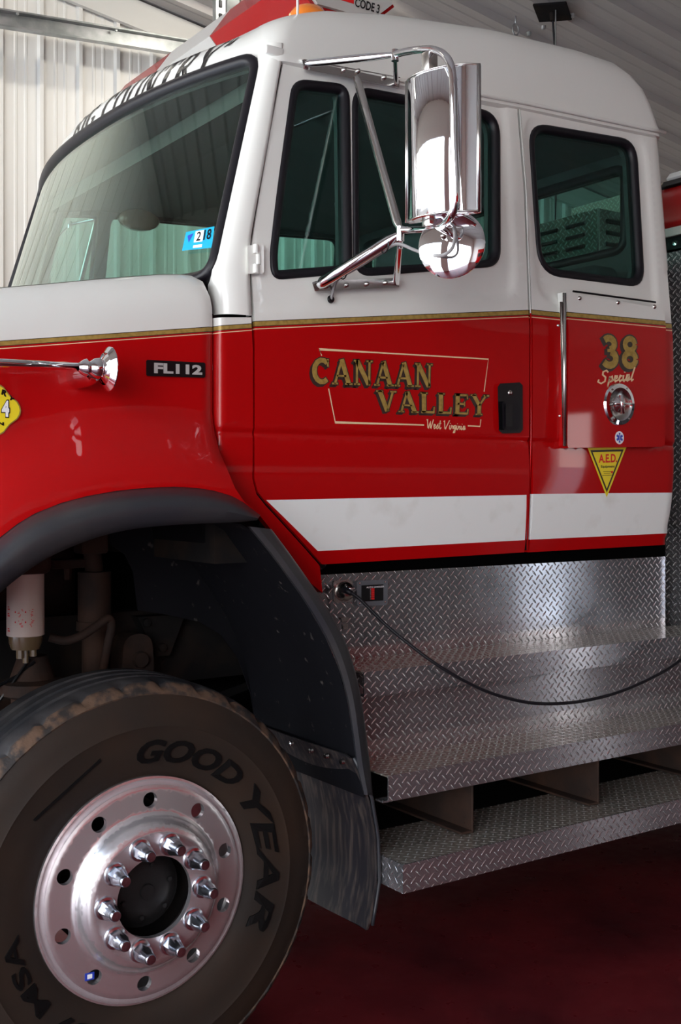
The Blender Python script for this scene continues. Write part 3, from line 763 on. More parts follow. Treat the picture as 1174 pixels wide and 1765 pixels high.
# ---- roof cap
zd = lambda x: interp([(1.5, 3.02), (1.78, 3.035), (1.947, 3.050), (2.372, 3.071), (2.887, 3.101), (3.70, 3.128)], x)
zt = lambda x: interp([(1.6, 3.195), (1.85, 3.20), (1.93, 3.23), (2.1, 3.29), (2.387, 3.345), (2.85, 3.40), (3.3, 3.42), (3.6, 3.41)], x)
XRE = 3.70
def ring(ins, h, N=40):
    pts = []
    y0 = 3.075+ins; y1 = 2*YC-y0; rr = .07+ins*.3
    def xf_(y):
        t = (y-3.13)/(2*(YC-3.13)); x, _ = ws_edge(ZTOP); t = max(0, min(1, t)); return x-bow(t)+ins*.9
    xr = XRE-ins*1.6
    base = []
    xa = xf_(y0)
    for i in range(9): t = i/8*math.pi/2; base.append((xr-rr+rr*math.cos(math.pi/2-t) if False else xr-rr+rr*math.sin(math.pi/2-t), y0+rr-rr*math.cos(math.pi/2-t)))
    n = 26
    for i in range(1, n): base.append((lerp(xr-rr, xa+rr, i/n), y0))
    for i in range(9): t = i/8*math.pi/2; base.append((xa+rr-rr*math.sin(t)-0, y0+rr-rr*math.cos(t)))
    half = list(base)
    mid = []
    for i in range(1, 14):
        y = lerp(y0+rr, YC, i/14); mid.append((xf_(y)+(xa-xf_(y0+rr))*(1-i/14), y))
    half += mid
    full = half+[(xf_(YC), YC)]+[(x, 2*YC-y) for x, y in half[::-1]]
    return [Vector((x, y, max(lerp(zd(x), zt(x), h), ZTOP-.006 if x < 1.80 and 3.14 < y < 2*YC-3.14 else 0))) for x, y in full]
lv = [(.022, -.14), (-.004, -.10), (-.006, -.02), (.0, .05), (.006, .18), (.016, .38), (.030, .58), (.052, .76), (.082, .90), (.12, .97), (.18, 1.02), (.32, 1.07), (.6, 1.12), (.9, 1.13)]
V, Fc = [], []
for ins, h in lv: V += ring(ins, h)
m = len(V)//len(lv)
for i in range(len(lv)-1):
    for k in range(m): a, b = i*m+k, i*m+(k+1) % m; Fc.append((a, b, b+m, a+m))
Fc.append(tuple(range((len(lv)-1)*m, len(lv)*m)))
roof = obj('roof', (V, Fc), WHITE, truck, True, sharp=50, label='white raised cab roof with BIG COUNTRY lettering on its brow')
# brow lettering: wrapped on the brow, read from the front
def brow(t, h):
    """t: 0 near .. 1 far across the brow; h: 0..1 up"""
    y = lerp(3.13, 2*YC-3.13, t); x, _ = ws_edge(ZTOP); x = x-bow(t)
    ins = interp([(0, .001), (.18, .006), (.38, .016), (.58, .030), (.76, .052), (.90, .082), (1, .14)], h)
    return Vector((x+ins*.9-.006, y, lerp(zd(x), zt(x), h)))
v, f = serif2d('"BIG COUNTRY"', grow=.0, slant=.0)
TV = 2.1
from mathutils.bvhtree import BVHTree
bvh = BVHTree.FromPolygons([p.co.copy() for p in roof.data.vertices], [tuple(p.vertices) for p in roof.data.polygons])
def onbrow(t, h):
    p = brow(t, h); hit = bvh.ray_cast(p-Vector((.25, 0, .02)), Vector((1, 0, .08)).normalized())
    q = hit[0] if hit[0] else p; nn = hit[1] if hit[0] else Vector((-1, 0, 0))
    if nn.x > 0: nn = -nn
    return q+nn*.0025
obj('lettering', ([onbrow(lerp(.64, .085, a), lerp(.08, .84, b)) for a, b in v], f), BLACK, roof, label='black serif BIG COUNTRY lettering')
# rain gutter and cap piece over the pillar
for fr in (0, 1): obj('rain_gutter', tube([Vector((x, 3.066 if not fr else 2*YC-3.066, zd(x)-.012)) for x in [1.93+i*.11 for i in range(17)]], .007, 8), WHITE, truck, True)
pc = obj('pillar_cap', xf(bbox(-.035, .03, -.006, .012, -.014, .014, .005), Matrix.Translation(S(474, 88, .0)) @ Matrix.Rotation(.10, 4, 'X')), WHITE, truck, True)
# ---- cab back wall, floor, headliner, dash, seats
Xb = 3.62
wy = rounded([(3.22, 2.66), (2*YC-3.22, 2.66), (2*YC-3.22, 3.0), (3.22, 3.0)], .06, 5)
bw = sheet([(3.12, 1.45), (2*YC-3.12, 1.45), (2*YC-3.12, 3.12), (3.12, 3.12)], [wy], [], .3, lambda a, b: Vector((Xb, a, b)), .03, tdir=Vector((.05, 0, 0))*20)
bwo = obj('cab_back_wall', ([Vector((min(v.x, Xb+.05), v.y, v.z)) for v in bw[0]], bw[1]), CABIN, truck)
V = [Vector((Xb+.02, a, b)) for a, b in wy]; obj('window_pane', (V+[q+Vector((.005, 0, 0)) for q in V], [tuple(range(len(V))), tuple(range(len(V), 2*len(V)))[::-1]]), GLASS, bwo)
L = []
for (a, b), (c, d) in zip(wy, inset(wy, 1.0)):
    u = Vector((0, c-a, d-b)).normalized(); L.append((Vector((Xb, a, b)), u, Vector((-1, 0, 0))))
obj('window_gasket', ringsweep(L, [(-.02, 0), (-.015, .012), (.012, .012), (.018, 0), (.018, -.04), (-.02, -.04)]), RUBBER, bwo, True)
obj('cab_floor', join(box(1.75, 3.66, 3.06, 2*YC-3.06, 1.44, 1.50), box(1.62, 1.75, 3.06, 2*YC-3.06, 1.44, 2.05)), DARK, truck)
obj('cab_skirt', join(box(2.04, 3.90, 3.24, 3.28, 1.20, 1.50), box(2.04, 3.64, 3.08, 3.24, 1.462, 1.50)), VOID, truck)  # black strip behind the gap under the doors, its shade in the colour
hd_ = []
for t in [i/24 for i in range(25)]:
    x, y0 = ws_edge(ZTOP); hd_.append((x-bow(t)+.03, lerp(y0, 2*YC-y0, t)))
V = [Vector((x+dx, y, z)) for x, y in hd_ for dx, z in ((-.012, ZTOP-.045), (.0, ZTOP+.02), (.25, ZTOP+.03), (.22, ZTOP-.03))]
obj('sun_visor_strip', (V, [(4*i+a, 4*i+4+a, 4*i+4+(a+1)%4, 4*i+(a+1)%4) for i in range(24) for a in range(4)]), SEAT, truck)
hl = [(1.86, 2.96), (2.1, 3.0), (3.62, 3.06), (3.62, 3.10), (1.86, 3.02)]
obj('headliner', join(prism(hl, 3.13, 2*YC-3.13)), HEADLN, truck)
def side_lining(far):
    vf = sheet(poly2([(503, 125), (880, 185), (1125, 235), (1150, 560), (1150, 900), (560, 930), (470, 850), (450, 560), (462, 400)]), [inset(WIN1, .02), inset(WIN2, .02), inset(WIN3, .02)], [], .12, lambda a, b: Vector((a, ys(b)+.045, b)), .02)
    return mir(vf) if far else vf
obj('door_lining', side_lining(False), CABIN, truck); obj('door_lining', side_lining(True), CABIN, truck)
db = [(1.50, 2.05), (1.50, 2.24), (1.62, 2.30), (1.80, 2.27), (1.92, 2.16), (1.90, 1.95), (1.8, 1.5), (1.62, 1.5)]
obj('dashboard', prism(db, 3.12, 2*YC-3.12), BLACK, truck)
def seat(x, y, w_, back):
    r = empty('seat', (x, y, 1.5), truck)
    r['label'] = 'dark high backed cab seat'
    p = xf(bbox(-.25, .25, -w_/2, w_/2, 0, .16, .04, 3), Matrix.Translation((x, y, 1.88)))
    obj('cushion', p, SEAT, r, True)
    p = xf(bbox(-.07, .07, -w_/2, w_/2, 0, back, .05, 3), Matrix.Translation((x+.24, y, 1.98)) @ Matrix.Rotation(.14, 4, 'Y'))
    obj('backrest', p, SEAT, r, True)
    obj('pedestal', bbox(x-.16, x+.16, y-.16, y+.16, 1.5, 1.89, .02), BLACK, r)
seat(2.45, 3.5, .5, .70); seat(2.45, 4.8, .5, .70)
obj('rear_bench', join(bbox(2.95, 3.45, 3.2, 5.1, 1.9, 2.03, .04, 3), bbox(3.42, 3.58, 3.2, 5.1, 1.95, 2.58, .04, 3)), SEAT, truck, True)
# steering wheel
c = Vector((2.06, 3.5, 2.30)); Mx = Matrix.Translation(c) @ Matrix.Rotation(-.6, 4, 'Y')
ringp = [Mx @ Vector((math.cos(a)*.22, math.sin(a)*.22, 0)) for a in [2*math.pi*i/36 for i in range(37)]]
obj('steering_wheel', join(tube(ringp, .015, 8, False), *[tube([Mx @ Vector((0, 0, -.03)), Mx @ Vector((math.cos(a)*.21, math.sin(a)*.21, 0))], .011, 6) for a in (0, 2.1, 4.2)], tube([Mx @ Vector((0, 0, 0)), Mx @ Vector((0, 0, -.45))], .03, 10)), BLACK, truck, True)
# rounded grab pull on the far windshield side and overhead visor fan
q = W(240, 379, 4.9)
obj('dome_speaker', xf(lathe([(0, -.03), (.05, -.035), (.085, -.028), (.10, -.01), (.10, .02), (0, .03)], (0, 0, 0), 'y', 24), Matrix.Translation(q) @ Matrix.Diagonal((1, 1, .5, 1))), BOWL, truck, True, label='round brown interior fixture seen through the windshield')
a_, b_, c_ = S(580, 350, -.09), S(583, 365, -.11), S(582, 392, -.09)
obj('interior_handle', tube([a_, b_, c_], .008, 8), BLACK, truck, True)

# ---- hood with the fender bulge and wheel arch
UPX = [(449, 888), (420, 866), (400, 855), (370, 846), (340, 841), (300, 839), (250, 841), (200, 846), (150, 855), (105, 867), (60, 885), (30, 903), (0, 926), (-35, 955), (-75, 1000), (-110, 1060), (-140, 1140)]
LPX = [(443, 897), (412, 900), (392, 901), (362, 902), (334, 903), (300, 905), (262, 908), (218, 914), (172, 925), (130, 940), (82, 962), (42, 988), (0, 1022), (-32, 1055), (-62, 1095), (-92, 1150), (-115, 1220)]
U3 = [W(x, y, 2.905) for x, y in UPX]; U2 = [(p.x, p.z) for p in U3]
topx = [(0, 487), (100, 479), (200, 470), (300, 463), (333, 463), (351, 468), (363, 481), (368, 510), (370, 548), (370, 748)]
side_px = [(371, 780, 2.995), (379, 812, 2.975), (395, 842, 2.945), (418, 864, 2.915)]
TOPW = [(.30, 2.04), (.38, 2.11), (.65, 2.165)]+[S2(*p) for p in topx]
HOOD = [(.30, 1.15)]+TOPW+[(W(*p).x, W(*p).z) for p in side_px]+U2
ZT_ = [p for p in TOPW if p[0] < S2(345, 465)[0]]
def ztop(x): return interp(ZT_, x)
def fhood(x, z):
    d = min(.5, pdist_open(U2, x, z))
    y = 3.0-.095*(1-sst(0, .24, d)) if z < GROOVE+.12 else 3.0
    y -= .004*math.exp(-((d-.10)/.012)**2)+.003*math.exp(-((d-.16)/.012)**2)
    e = ztop(x)-z; R_ = .14
    if e < R_: k = 1-max(0, e)/R_; y += .12*(1-math.sqrt(max(0, 1-k*k)))
    xr = S2(370, 600)[0]
    if z > GROOVE-.08 and x > xr-.03: y += .018*(1-math.sqrt(max(0, 1-((x-xr+.03)/.03)**2*.96)))
    if x < .5: y += .12*((.5-x)/.2)**2
    return y
def pdist_open(poly, x, y):
    best = 9
    for i in range(1, len(poly)):
        ax, ay = poly[i-1]; bx, by = poly[i]; dx, dy = bx-ax, by-ay; l = dx*dx+dy*dy
        t = max(0, min(1, ((x-ax)*dx+(y-ay)*dy)/l)); best = min(best, math.hypot(x-ax-dx*t, y-ay-dy*t))
    return best
l4, f4 = bands((0, 588.6), (370, 563.5), (0, 596), (370, 570), .25, 1.75)
def hood_vf():
    v, f, mi = sheet(HOOD, [], l4+[[(p[0], p[1]-d) for p in ZT_] for d in (.01, .025, .05, .08)], .03, lambda a, b: Vector((a, fhood(a, b), b)), .004, matf=f4)
    return v, f, mi
hv = hood_vf(); hm = mir(hv)
tp = [Vector((x, fhood(x, z-.0005)+.002, z)) for x, z in TOPW[:-4]]
n = len(tp); V = []; Fc = []
for k in range(9):
    t = k/8; V += [Vector((p.x, lerp(p.y, 2*YC-p.y, t), p.z+.012*math.sin(math.pi*t))) for p in tp]
for k in range(8):
    for i in range(n-1): a = k*n+i; Fc.append((a, a+1, a+1+n, a+n))
front = ([Vector((.30, 3.12, 1.15)), Vector((.30, 5.18, 1.15)), Vector((.30, 5.18, 2.05)), Vector((.30, 3.12, 2.05))], [(0, 1, 2, 3)], [1])
hood = obj('hood', join(hv, hm, (V, Fc), front), PM, truck, True, sharp=40, label='white over red hood side with rounded fender bulge')
# firewall behind the hood
obj('firewall', box(1.58, 1.64, 3.06, 2*YC-3.06, 1.70, 2.2), BLACK, truck)
# ---- rubber flares
fr = [(0, 2.912), (.06, 2.885), (.2, 2.845), (.38, 2.82), (.6, 2.812), (.85, 2.822), (1, 2.84), (1.0, 2.95), (0, 2.95)]
V, Fc = [], []; m = len(fr)
for a_, b_ in zip(smoothpath([(x, y, 0) for x, y in UPX], 4), smoothpath([(x, y, 0) for x, y in LPX], 4)):
    ux, uy, lx, ly = a_.x, a_.y, b_.x, b_.y
    for t, Y in fr: V.append(W(lerp(ux, lx, t), lerp(uy, ly, t), Y))
n = len(V)//m
for i in range(n-1):
    for k in range(m): a, b = i*m+k, i*m+(k+1) % m; Fc.append((a, b, b+m, a+m))
Fc += [tuple(range(m)), tuple(range((n-1)*m, n*m))[::-1]]
obj('fender_flare', (V, Fc), FLARE, truck, True, sharp=50, label='thick black rubber flare arching over the front wheel')
obj('fender_flare', mir((V, Fc)), FLARE, truck, True, sharp=50)
OPX = [(468, 912), (498, 952), (530, 997), (560, 1041), (588, 1090), (608, 1142), (622, 1200), (631, 1262), (638, 1320), (643, 1370)]
IPX = [(426, 907), (462, 950), (499, 1000), (530, 1045), (560, 1097), (582, 1148), (598, 1205), (607, 1262), (615, 1320), (627, 1370)]
fr2 = [(0, 2.93), (0, 2.862), (.12, 2.845), (.55, 2.835), (.9, 2.842), (1, 2.856), (1, 2.93)]
def flare2():
    V, Fc = [], []; m = len(fr2); A = smoothpath([(x, y, 0) for x, y in OPX], 4); B = smoothpath([(x, y, 0) for x, y in IPX], 4)
    for a, b in zip(A, B):
        for t, Y in fr2: V.append(W(lerp(a.x, b.x, t), lerp(a.y, b.y, t), Y))
    n = len(A)
    for i in range(n-1):
        for k in range(m): p, q = i*m+k, i*m+(k+1) % m; Fc.append((p, q, q+m, p+m))
    return V, Fc+[tuple(range(m)), tuple(range((n-1)*m, n*m))[::-1]]
obj('rear_fender_lip', flare2(), FLARE, truck, True, sharp=40, label='black rubber lip running down behind the front wheel')
# ---- wheelhouse liner, inner apron, mud flap

path = [W(x, y, 2.87) for x, y in [(628, 1375), (615, 1320), (607, 1262), (598, 1205), (582, 1148), (560, 1097), (530, 1045), (499, 1000), (462, 950), (440, 918), (415, 903), (380, 899), (300, 900), (218, 908), (130, 932), (42, 980), (-32, 1045), (-92, 1140)]]
V, Fc = [], []
ds = [0, .15, .3, .45, .62]
for p in path:
    for d in ds: V.append(Vector((p.x, p.y+d, p.z)))
for i in range(len(path)-1):
    for k in range(len(ds)-1): a = i*len(ds)+k; Fc.append((a, a+1, a+1+len(ds), a+len(ds)))
obj('wheelhouse_liner', (V, Fc), LINER, truck, True, sharp=35)
YA = 3.49
ap = [(W(x, y, YA).x, W(x, y, YA).z) for x, y in [(150, 880), (185, 935), (215, 955), (230, 985), (238, 1052), (290, 1060), (345, 1072), (382, 1095), (410, 1135), (432, 1195), (440, 1240), (455, 1240), (500, 1100), (420, 885)]]
obj('inner_apron', sheet(ap, [], [], .08, lambda a, b: Vector((a, YA+.006*math.sin(a*14)*math.sin(b*11), b)), .006), LINER, truck, True, sharp=30)
def flap_x(z): return interp([(W(640, 1605, 2.86).z, W(640, 1605, 2.86).x), (W(654, 1520, 2.86).z, W(654, 1520, 2.86).x), (W(652, 1440, 2.86).z, W(652, 1440, 2.86).x), (W(640, 1370, 2.86).z, W(640, 1370, 2.86).x), (W(610, 1305, 2.86).z, W(610, 1305, 2.86).x)], z)
zb, ztp = W(640, 1605, 2.86).z, W(610, 1305, 2.86).z
mf = sheet([(2.875, zb), (2.855, zb+.03), (2.855, ztp), (3.48, ztp), (3.48, zb-.005)], [], [], .05, lambda a, b: Vector((flap_x(b)-.012*math.sin((a-2.86)*5)-.02*math.exp(-((a-2.855)/.02)**2), a, b)), .008, tdir=Vector((1, 0, 0)))
fl = obj('mud_flap', mf, FLAP, truck, True, sharp=40, label='dusty black mud flap behind the front tire')
obj('edge_strip', tube([Vector((flap_x(z)-.004, 2.854, z)) for z in [lerp(zb+.02, ztp, i/12) for i in range(13)]], .006, 8), FLARE, fl, True)
for k, Y in enumerate((2.90, 2.99, 3.08, 3.2)):
    obj('rivet', xf(lathe([(0, -.012), (.008, -.010), (.010, 0)], (0, 0, 0), 'x', 10), Matrix.Translation((flap_x(ztp)-.012, Y, ztp-.02))), STEEL, fl)
# ---- chassis pieces seen inside the wheel arch
def Wd(px, py, Y): return W(px, py, Y)
a, b = W(60, 1160, 3.66), W(400, 1060, 3.66)
obj('frame_rail', join(box(.2, 6.5, 3.64, 3.72, b.z-.22, b.z+.04), box(.2, 6.5, 4.58, 4.66, b.z-.22, b.z+.04)), DARK, truck)
zr = b.z
obj('inner_fender', box(.4, 2.3, 4.92, 4.97, 1.0, 1.75), VOID, truck)  # black sheet added to close a bright sliver of the far wall
obj('engine_block', join(bbox(.4, 1.5, 3.85, 4.45, .9, 1.9, .05), bbox(.6, 1.1, 3.75, 3.9, 1.1, 1.5, .03)), RUST, truck, True)
q = W(230, 1128, 3.55)
obj('spring_hanger', join(prism(rounded([(q.x-.065, q.z-.08), (q.x+.055, q.z-.08), (q.x+.045, q.z+.075), (q.x-.055, q.z+.075)], .05), 3.50, 3.60), xf(lathe([(0, -.02), (.025, -.02), (.028, 0)], (q.x, 3.50, q.z-.01), 'y', 12), Matrix())), RUST, truck)
q = W(275, 1090, 3.6)
obj('spring_bracket', join(prism([(q.x-.09, q.z+.06), (q.x+.09, q.z+.06), (q.x+.03, q.z-.08), (q.x-.02, q.z-.08)], 3.58, 3.64), lathe([(0, -.015), (.014, -.012), (.016, 0)], (q.x, 3.58, q.z-.05), 'y', 10), lathe([(0, -.015), (.014, -.012), (.016, 0)], (q.x-.06, 3.58, q.z+.04), 'y', 10)), DARK, truck)
leaf = []
for k in range(4):
    pts = [Vector((.55+i*.14, 3.60, .86-.013*k+.10*((i-5.5)/5.5)**2)) for i in range(int(12))][k:12-k]
    leaf.append(tube(pts, .045, 4, flat=.14))
obj('leaf_spring', join(*leaf), DARK, truck)
obj('axle', join(box(1.22, 1.38, 3.3, 5.0, .42, .56), lathe([(0, .0), (.17, .0), (.19, .05), (.19, .22), (0, .25)], (1.30, 3.02, .56), 'y', 24), lathe([(0, .0), (.17, .0), (.19, .05), (.19, .22), (0, .25)], (1.30, 5.02, .56), 'y', 24)), DARK, truck)
p0, p1 = W(163, 985, 3.55), W(163, 1165, 3.55)
obj('shock_absorber', join(tube([p0, (p0+p1)/2], .055, 14), tube([(p0+p1)/2, p1], .042, 14), tube([(p0+p1)/2+Vector((0, 0, .01)), (p0+p1)/2-Vector((0, 0, .02))], .06, 14), tube([p0+Vector((-.02, 0, .16)), p0], .03, 10)), RUST, truck, True, sharp=40)
p0 = W(117, 973, 3.6)
obj('shock_mount', join(bbox(p0.x-.06, p0.x+.06, 3.55, 3.62, p0.z-.01, p0.z+.02, .004), lathe([(.0, -.05), (.012, -.05), (.014, 0)], p0, 'z', 8)), RUST, truck)
p0 = W(155, 938, 3.5); obj('upper_bracket', bbox(p0.x-.04, p0.x+.05, 3.46, 3.55, p0.z-.03, p0.z+.08, .01), RUST, truck)
hp = smoothpath([W(85, 1098, 3.42), W(112, 1104, 3.4), (W(140, 1096, 3.38)), W(168, 1078, 3.37), W(186, 1066, 3.37), W(192, 1080, 3.38), W(184, 1120, 3.42), W(176, 1165, 3.48)], 8)
obj('brake_hose', tube(hp, .014, 10), RUST, truck, True, label='bent rubber hose above the tire')
q = W(56, 1185, 3.45); obj('air_can', join(lathe([(0, .10), (.045, .10), (.07, .03), (.10, .02), (.10, -.015), (.065, -.03), (.065, -.11), (0, -.115)], q, 'z', 24)), RUST, truck, True, sharp=40)
obj('wiring', join(tube(smoothpath([W(60, 1140, 3.4), W(30, 1165, 3.42), W(-20, 1190, 3.45)]), .006, 6), tube(smoothpath([W(52, 1135, 3.4), W(20, 1180, 3.42), W(-10, 1220, 3.45)]), .005, 6)), BLACK, truck)
# fuel filter
c = W(44, 1060, 3.36); zt1 = W(44, 985, 3.36).z; zb1 = W(44, 1094, 3.36).z; zb2 = W(44, 1117, 3.36).z
R1 = .0545
ff = obj('fuel_filter', lathe([(0, zt1-c.z), (R1, zt1-c.z), (R1+.001, 0), (R1+.001, zb1-c.z), (R1-.003, zb1-c.z-.002), (0, zb1-c.z-.003)], c, 'z', 36), FILTER, truck, True, sharp=40, label='white fuel filter canister with small red print')
obj('bowl', lathe([(0, 0), (R1-.003, 0), (R1-.005, -.02), (R1-.012, zb2-zb1), (0, zb2-zb1-.002)], (c.x, c.y, zb1-.002), 'z', 36), BOWL, ff, True, sharp=40)
obj('drain_valve', join(tube([Vector((c.x, c.y, zb2)), Vector((c.x, c.y, zb2-.045))], .009, 8), tube([Vector((c.x-.02, c.y-.01, zb2)), Vector((c.x-.02, c.y-.01, zb2-.028))], .012, 8), tube([Vector((c.x+.02, c.y-.01, zb2)), Vector((c.x+.02, c.y-.01, zb2-.025))], .011, 8)), BOWL, ff)
V, Fc = [], []; rnd = random.Random(3)
def wrapq(a, z, da, dz):
    n = len(V)
    for i, j in ((0, 0), (1, 0), (1, 1), (0, 1)):
        aa = a+da*i; V.append(Vector((c.x+math.cos(aa)*(R1+.0018), c.y+math.sin(aa)*(R1+.0018), c.z+z+dz*j)))
    Fc.append((n, n+1, n+2, n+3))
for row, zz in enumerate((.012, -.018)):
    for col in (-2.3, -1.75):
        wrapq(col-.18, zz, .07, .005)
        for k in range(7): wrapq(col+rnd.uniform(-.02, .22), zz-.012+k*.0035, rnd.uniform(.03, .14), .0018)
for zz in (.02, .0, -.045): wrapq(-3.05, zz, .22, .004); wrapq(-3.05, zz+.007, .18, .003)
obj('filter_print', (V, Fc), REDD, ff)
q = W(20, 1003, 3.33); obj('filter_head', bbox(q.x-.10, q.x+.11, 3.28, 3.42, zt1-.005, zt1+.09, .02), RUST, truck, True)

# ---- front wheel
WX, WY, WZ = W(240, 1537, 2.90).x+.013, 2.90, W(240, 1537, 2.90).z
print('wheel', WX, WZ)
WZ = .56
TS = 1.027
RP = [(.110, -.074), (.175, -.074), (.190, -.068), (.202, -.052), (.212, -.034), (.222, -.028), (.280, -.022), (.290, -.018), (.294, -.004), (.298, .004), (.302, -.004), (.306, -.010), (.312, -.008)]
def ry(r): return interp(RP, r)
TP = [(.296, .05), (.303, .006), (.316, .000), (.33, -.012), (.36, -.024), (.40, -.032), (.44, -.032), (.448, -.035), (.452, -.033), (.48, -.027), (.505, -.018), (.525, -.008), (.529, -.010), (.534, -.006), (.546, .006), (.555, .022), (.559, .045)]
def ty(r): return interp(TP, r)
def make_wheel(far):
    r = empty('front_wheel', (WX, (WY if not far else 2*YC-WY), WZ), truck)
    r['label'] = 'front wheel with worn tire and polished aluminium rim' if not far else 'front wheel on the far side'
    C = Vector((WX, WY, WZ)); fx = mir if far else (lambda p: p)
    # tire body
    prof = list(TP)
    gro = []
    yy = .06
    for g in (.095, .155, .215):
        gro += [(.56, g-.012), (.543, g-.007), (.543, g+.007), (.56, g+.012)]
    prof += [(.560, .07)]+gro+[(.559, .265), (.552, .30), (.52, .325), (.45, .34), (.36, .33), (.296, .28)]
    nseg = 180
    prof = [(r_*(1+(TS-1)*sst(.32, .56, r_)), h_) for r_, h_ in prof]
    body = lathe(prof, C, 'y', nseg)
    Mi = []
    for i in range(len(prof)-1):
        for k in range(nseg):
            Mi.append(0 if i < 11 or i > len(prof)-6 else (2 if i < 15 else 1))
    # lateral shoulder sipes
    V, Fc = body
    for i in range(len(prof)):
        rr, h = prof[i]
        if .545 < rr and .0 < h < .30:
            for k in range(nseg):
                if k % 6 == 0 and (h < .05 or h > .27):
                    v = V[i*nseg+k]; d = Vector((v.x-C.x, 0, v.z-C.z)); V[i*nseg+k] = v-d*(.012/.56)
    for i in (12, 13, 14):
        for k in range(nseg):
            v = V[i*nseg+k]; nz = math.sin(k*1.7)*math.sin(k*.37)+.6*math.sin(k*3.1+i); v.y += .0022*nz; 
    for v in V: v.z = max(v.z, .002)
    t = obj('tire', fx((V, Fc, Mi)), [TIRE, TREAD, WORN], r, True, sharp=35, label='black tire with a brown worn shoulder')
    if not far:
        # raised lettering
        def arcmap(s, a0, a1, r0, r1, bold, shear, fo=.0015, hgt=None):
            v, f, asp = text2d(s, bold, shear); out = []
            for a, b in v:
                an = math.radians(90-lerp(a0, a1, a)); rr = lerp(r0, r1, b); out.append(C+Vector((math.cos(an)*rr, ty(rr)-fo-.002, math.sin(an)*rr)))
            n = len(out); out2 = [p+Vector((0, .004, 0)) for p in out]
            e = {}
            for q in f:
                for i in range(len(q)): k_ = (q[i], q[(i+1) % len(q)]); e[k_] = 1
            fs = [q[::-1] for q in f]+[(b_, a_, a_+n, b_+n) for (a_, b_) in e if (b_, a_) not in e]
            return out+out2, fs
        obj('raised_lettering', arcmap('GOOD', -5, 47, .352, .418, .03, .25, .003), LETTER, t)
        obj('raised_lettering', arcmap('YEAR', 53, 118, .352, .418, .022, .25, .003), LETTER, t)
        obj('raised_lettering', arcmap('G287 MSA', 182, 264, .362, .408, .02, 0, .003), LETTER, t)
        wf = []
        wf.append(arcmap('I', -52, -20, .405, .412, .01, 0, .002)); obj('sidewall_rib', join(*wf), LETTER, t)
    # rim: disc with hand holes and bore
    circ = lambda cx, cz, rr, n: [(cx+math.cos(2*math.pi*k/n)*rr, cz+math.sin(2*math.pi*k/n)*rr) for k in range(n)]
    holes = [circ(0, 0, .110, 48)]+[circ(math.sin(math.radians(36*k+2))*.251, math.cos(math.radians(36*k+2))*.251, .0212, 20) for k in range(10)]
    rl = [circ(0, 0, q, 72)+[(q, 0)] for q in (.175, .182, .190, .196, .202, .207, .212, .217, .222, .280, .285, .290, .292, .294, .298, .302, .306)]
    def fr_(a, b): return Vector((WX+a, WY+ry(math.hypot(a, b)), WZ+b))
    face = sheet(circ(0, 0, .312, 96), holes, rl, .012, fr_, .018)
    barrel = lathe([(.312, -.008), (.313, .0), (.306, .02), (.285, .03), (.27, .28), (.306, .30)], C, 'y', 72)
    rim = obj('rim', fx(join(face, barrel)), RIM, r, True, sharp=38, label='polished aluminium rim with ten round hand holes')
    hub = obj('hub', fx(join(lathe([(0, -.028), (.020, -.028), (.022, -.022), (.06, -.020), (.085, -.014), (.098, -.002), (.108, .01), (.109, .16)], C, 'y', 40),
        *[lathe([(0, -.014), (.007, -.013), (.0085, .0)], C+Vector((math.cos(a)*.072, -.012, math.sin(a)*.072)), 'y', 6) for a in [2*math.pi*i/6+.3 for i in range(6)]])), mat_hub, rim, True, sharp=35)
    obj('brake_drum', fx(lathe([(.10, .10), (.205, .10), (.215, .13), (.215, .26), (.1, .27)], C, 'y', 40)), DARK, r, True, sharp=40)
    # lug nuts
    ybase = ry(.143)
    hexn = []
    prof = [(.0, -.062), (.0105, -.062), (.0125, -.059), (.0132, -.052)]
    nut_round = lathe(prof+[(.0160, -.042), (.0180, -.030)], (0, 0, 0), 'y', 18)
    hx = lathe([(.0165, -.040), (.0200, -.027), (.0205, -.006)], (0, 0, 0), 'y', 6)
    fl_ = lathe([(.019, -.008), (.0245, -.006), (.026, 0)], (0, 0, 0), 'y', 24)
    nv = xf(join(nut_round, hx, fl_), Matrix.Diagonal((1.22, 1.18, 1.22, 1)))
    first = None
    for k in range(10):
        a = math.radians(18+36*k); px_, pz_ = WX+math.sin(a)*.143, WZ+math.cos(a)*.143; py_ = WY+ybase
        if far: py_ = 2*YC-py_
        if first is None:
            me = bpy.data.meshes.new('lug_nut'); me.from_pydata([tuple(q if not far else Vector((q.x, -q.y, q.z))) for q in nv[0]], [], nv[1]); me.materials.append(NUT)
            for p in me.polygons: p.use_smooth = True
            me.set_sharp_from_angle(angle=math.radians(30)); first = me
        o = bpy.data.objects.new('lug_nut', first); scene.collection.objects.link(o); o.parent = r
        o.location = Vector((px_, py_, pz_))-world_loc(r); o.rotation_euler = (0, math.radians(17*k), 0)
    if not far:
        a = math.radians(-139); q = C+Vector((math.sin(a)*.255, ry(.255)-.001, math.cos(a)*.255))
        sq = [q+Vector((x*.013, 0, z*.010)) for x, z in ((-1, -1), (1, -1), (1, 1), (-1, 1))]
        obj('wheel_decal', (sq, [(0, 1, 2, 3)]), BLUED, rim)
        obj('wheel_decal', ([q+Vector((x*.007, -.0006, z*.006)) for x, z in ((-1, -1), (1, -1), (1, 1), (-1, 1))], [(0, 1, 2, 3)]), WDEC, rim)
    return r
mat_hub = mat('hub_black_oily', (.010, .009, .009), .5, spec=.3, bump=(30, .2))
make_wheel(False); make_wheel(True)

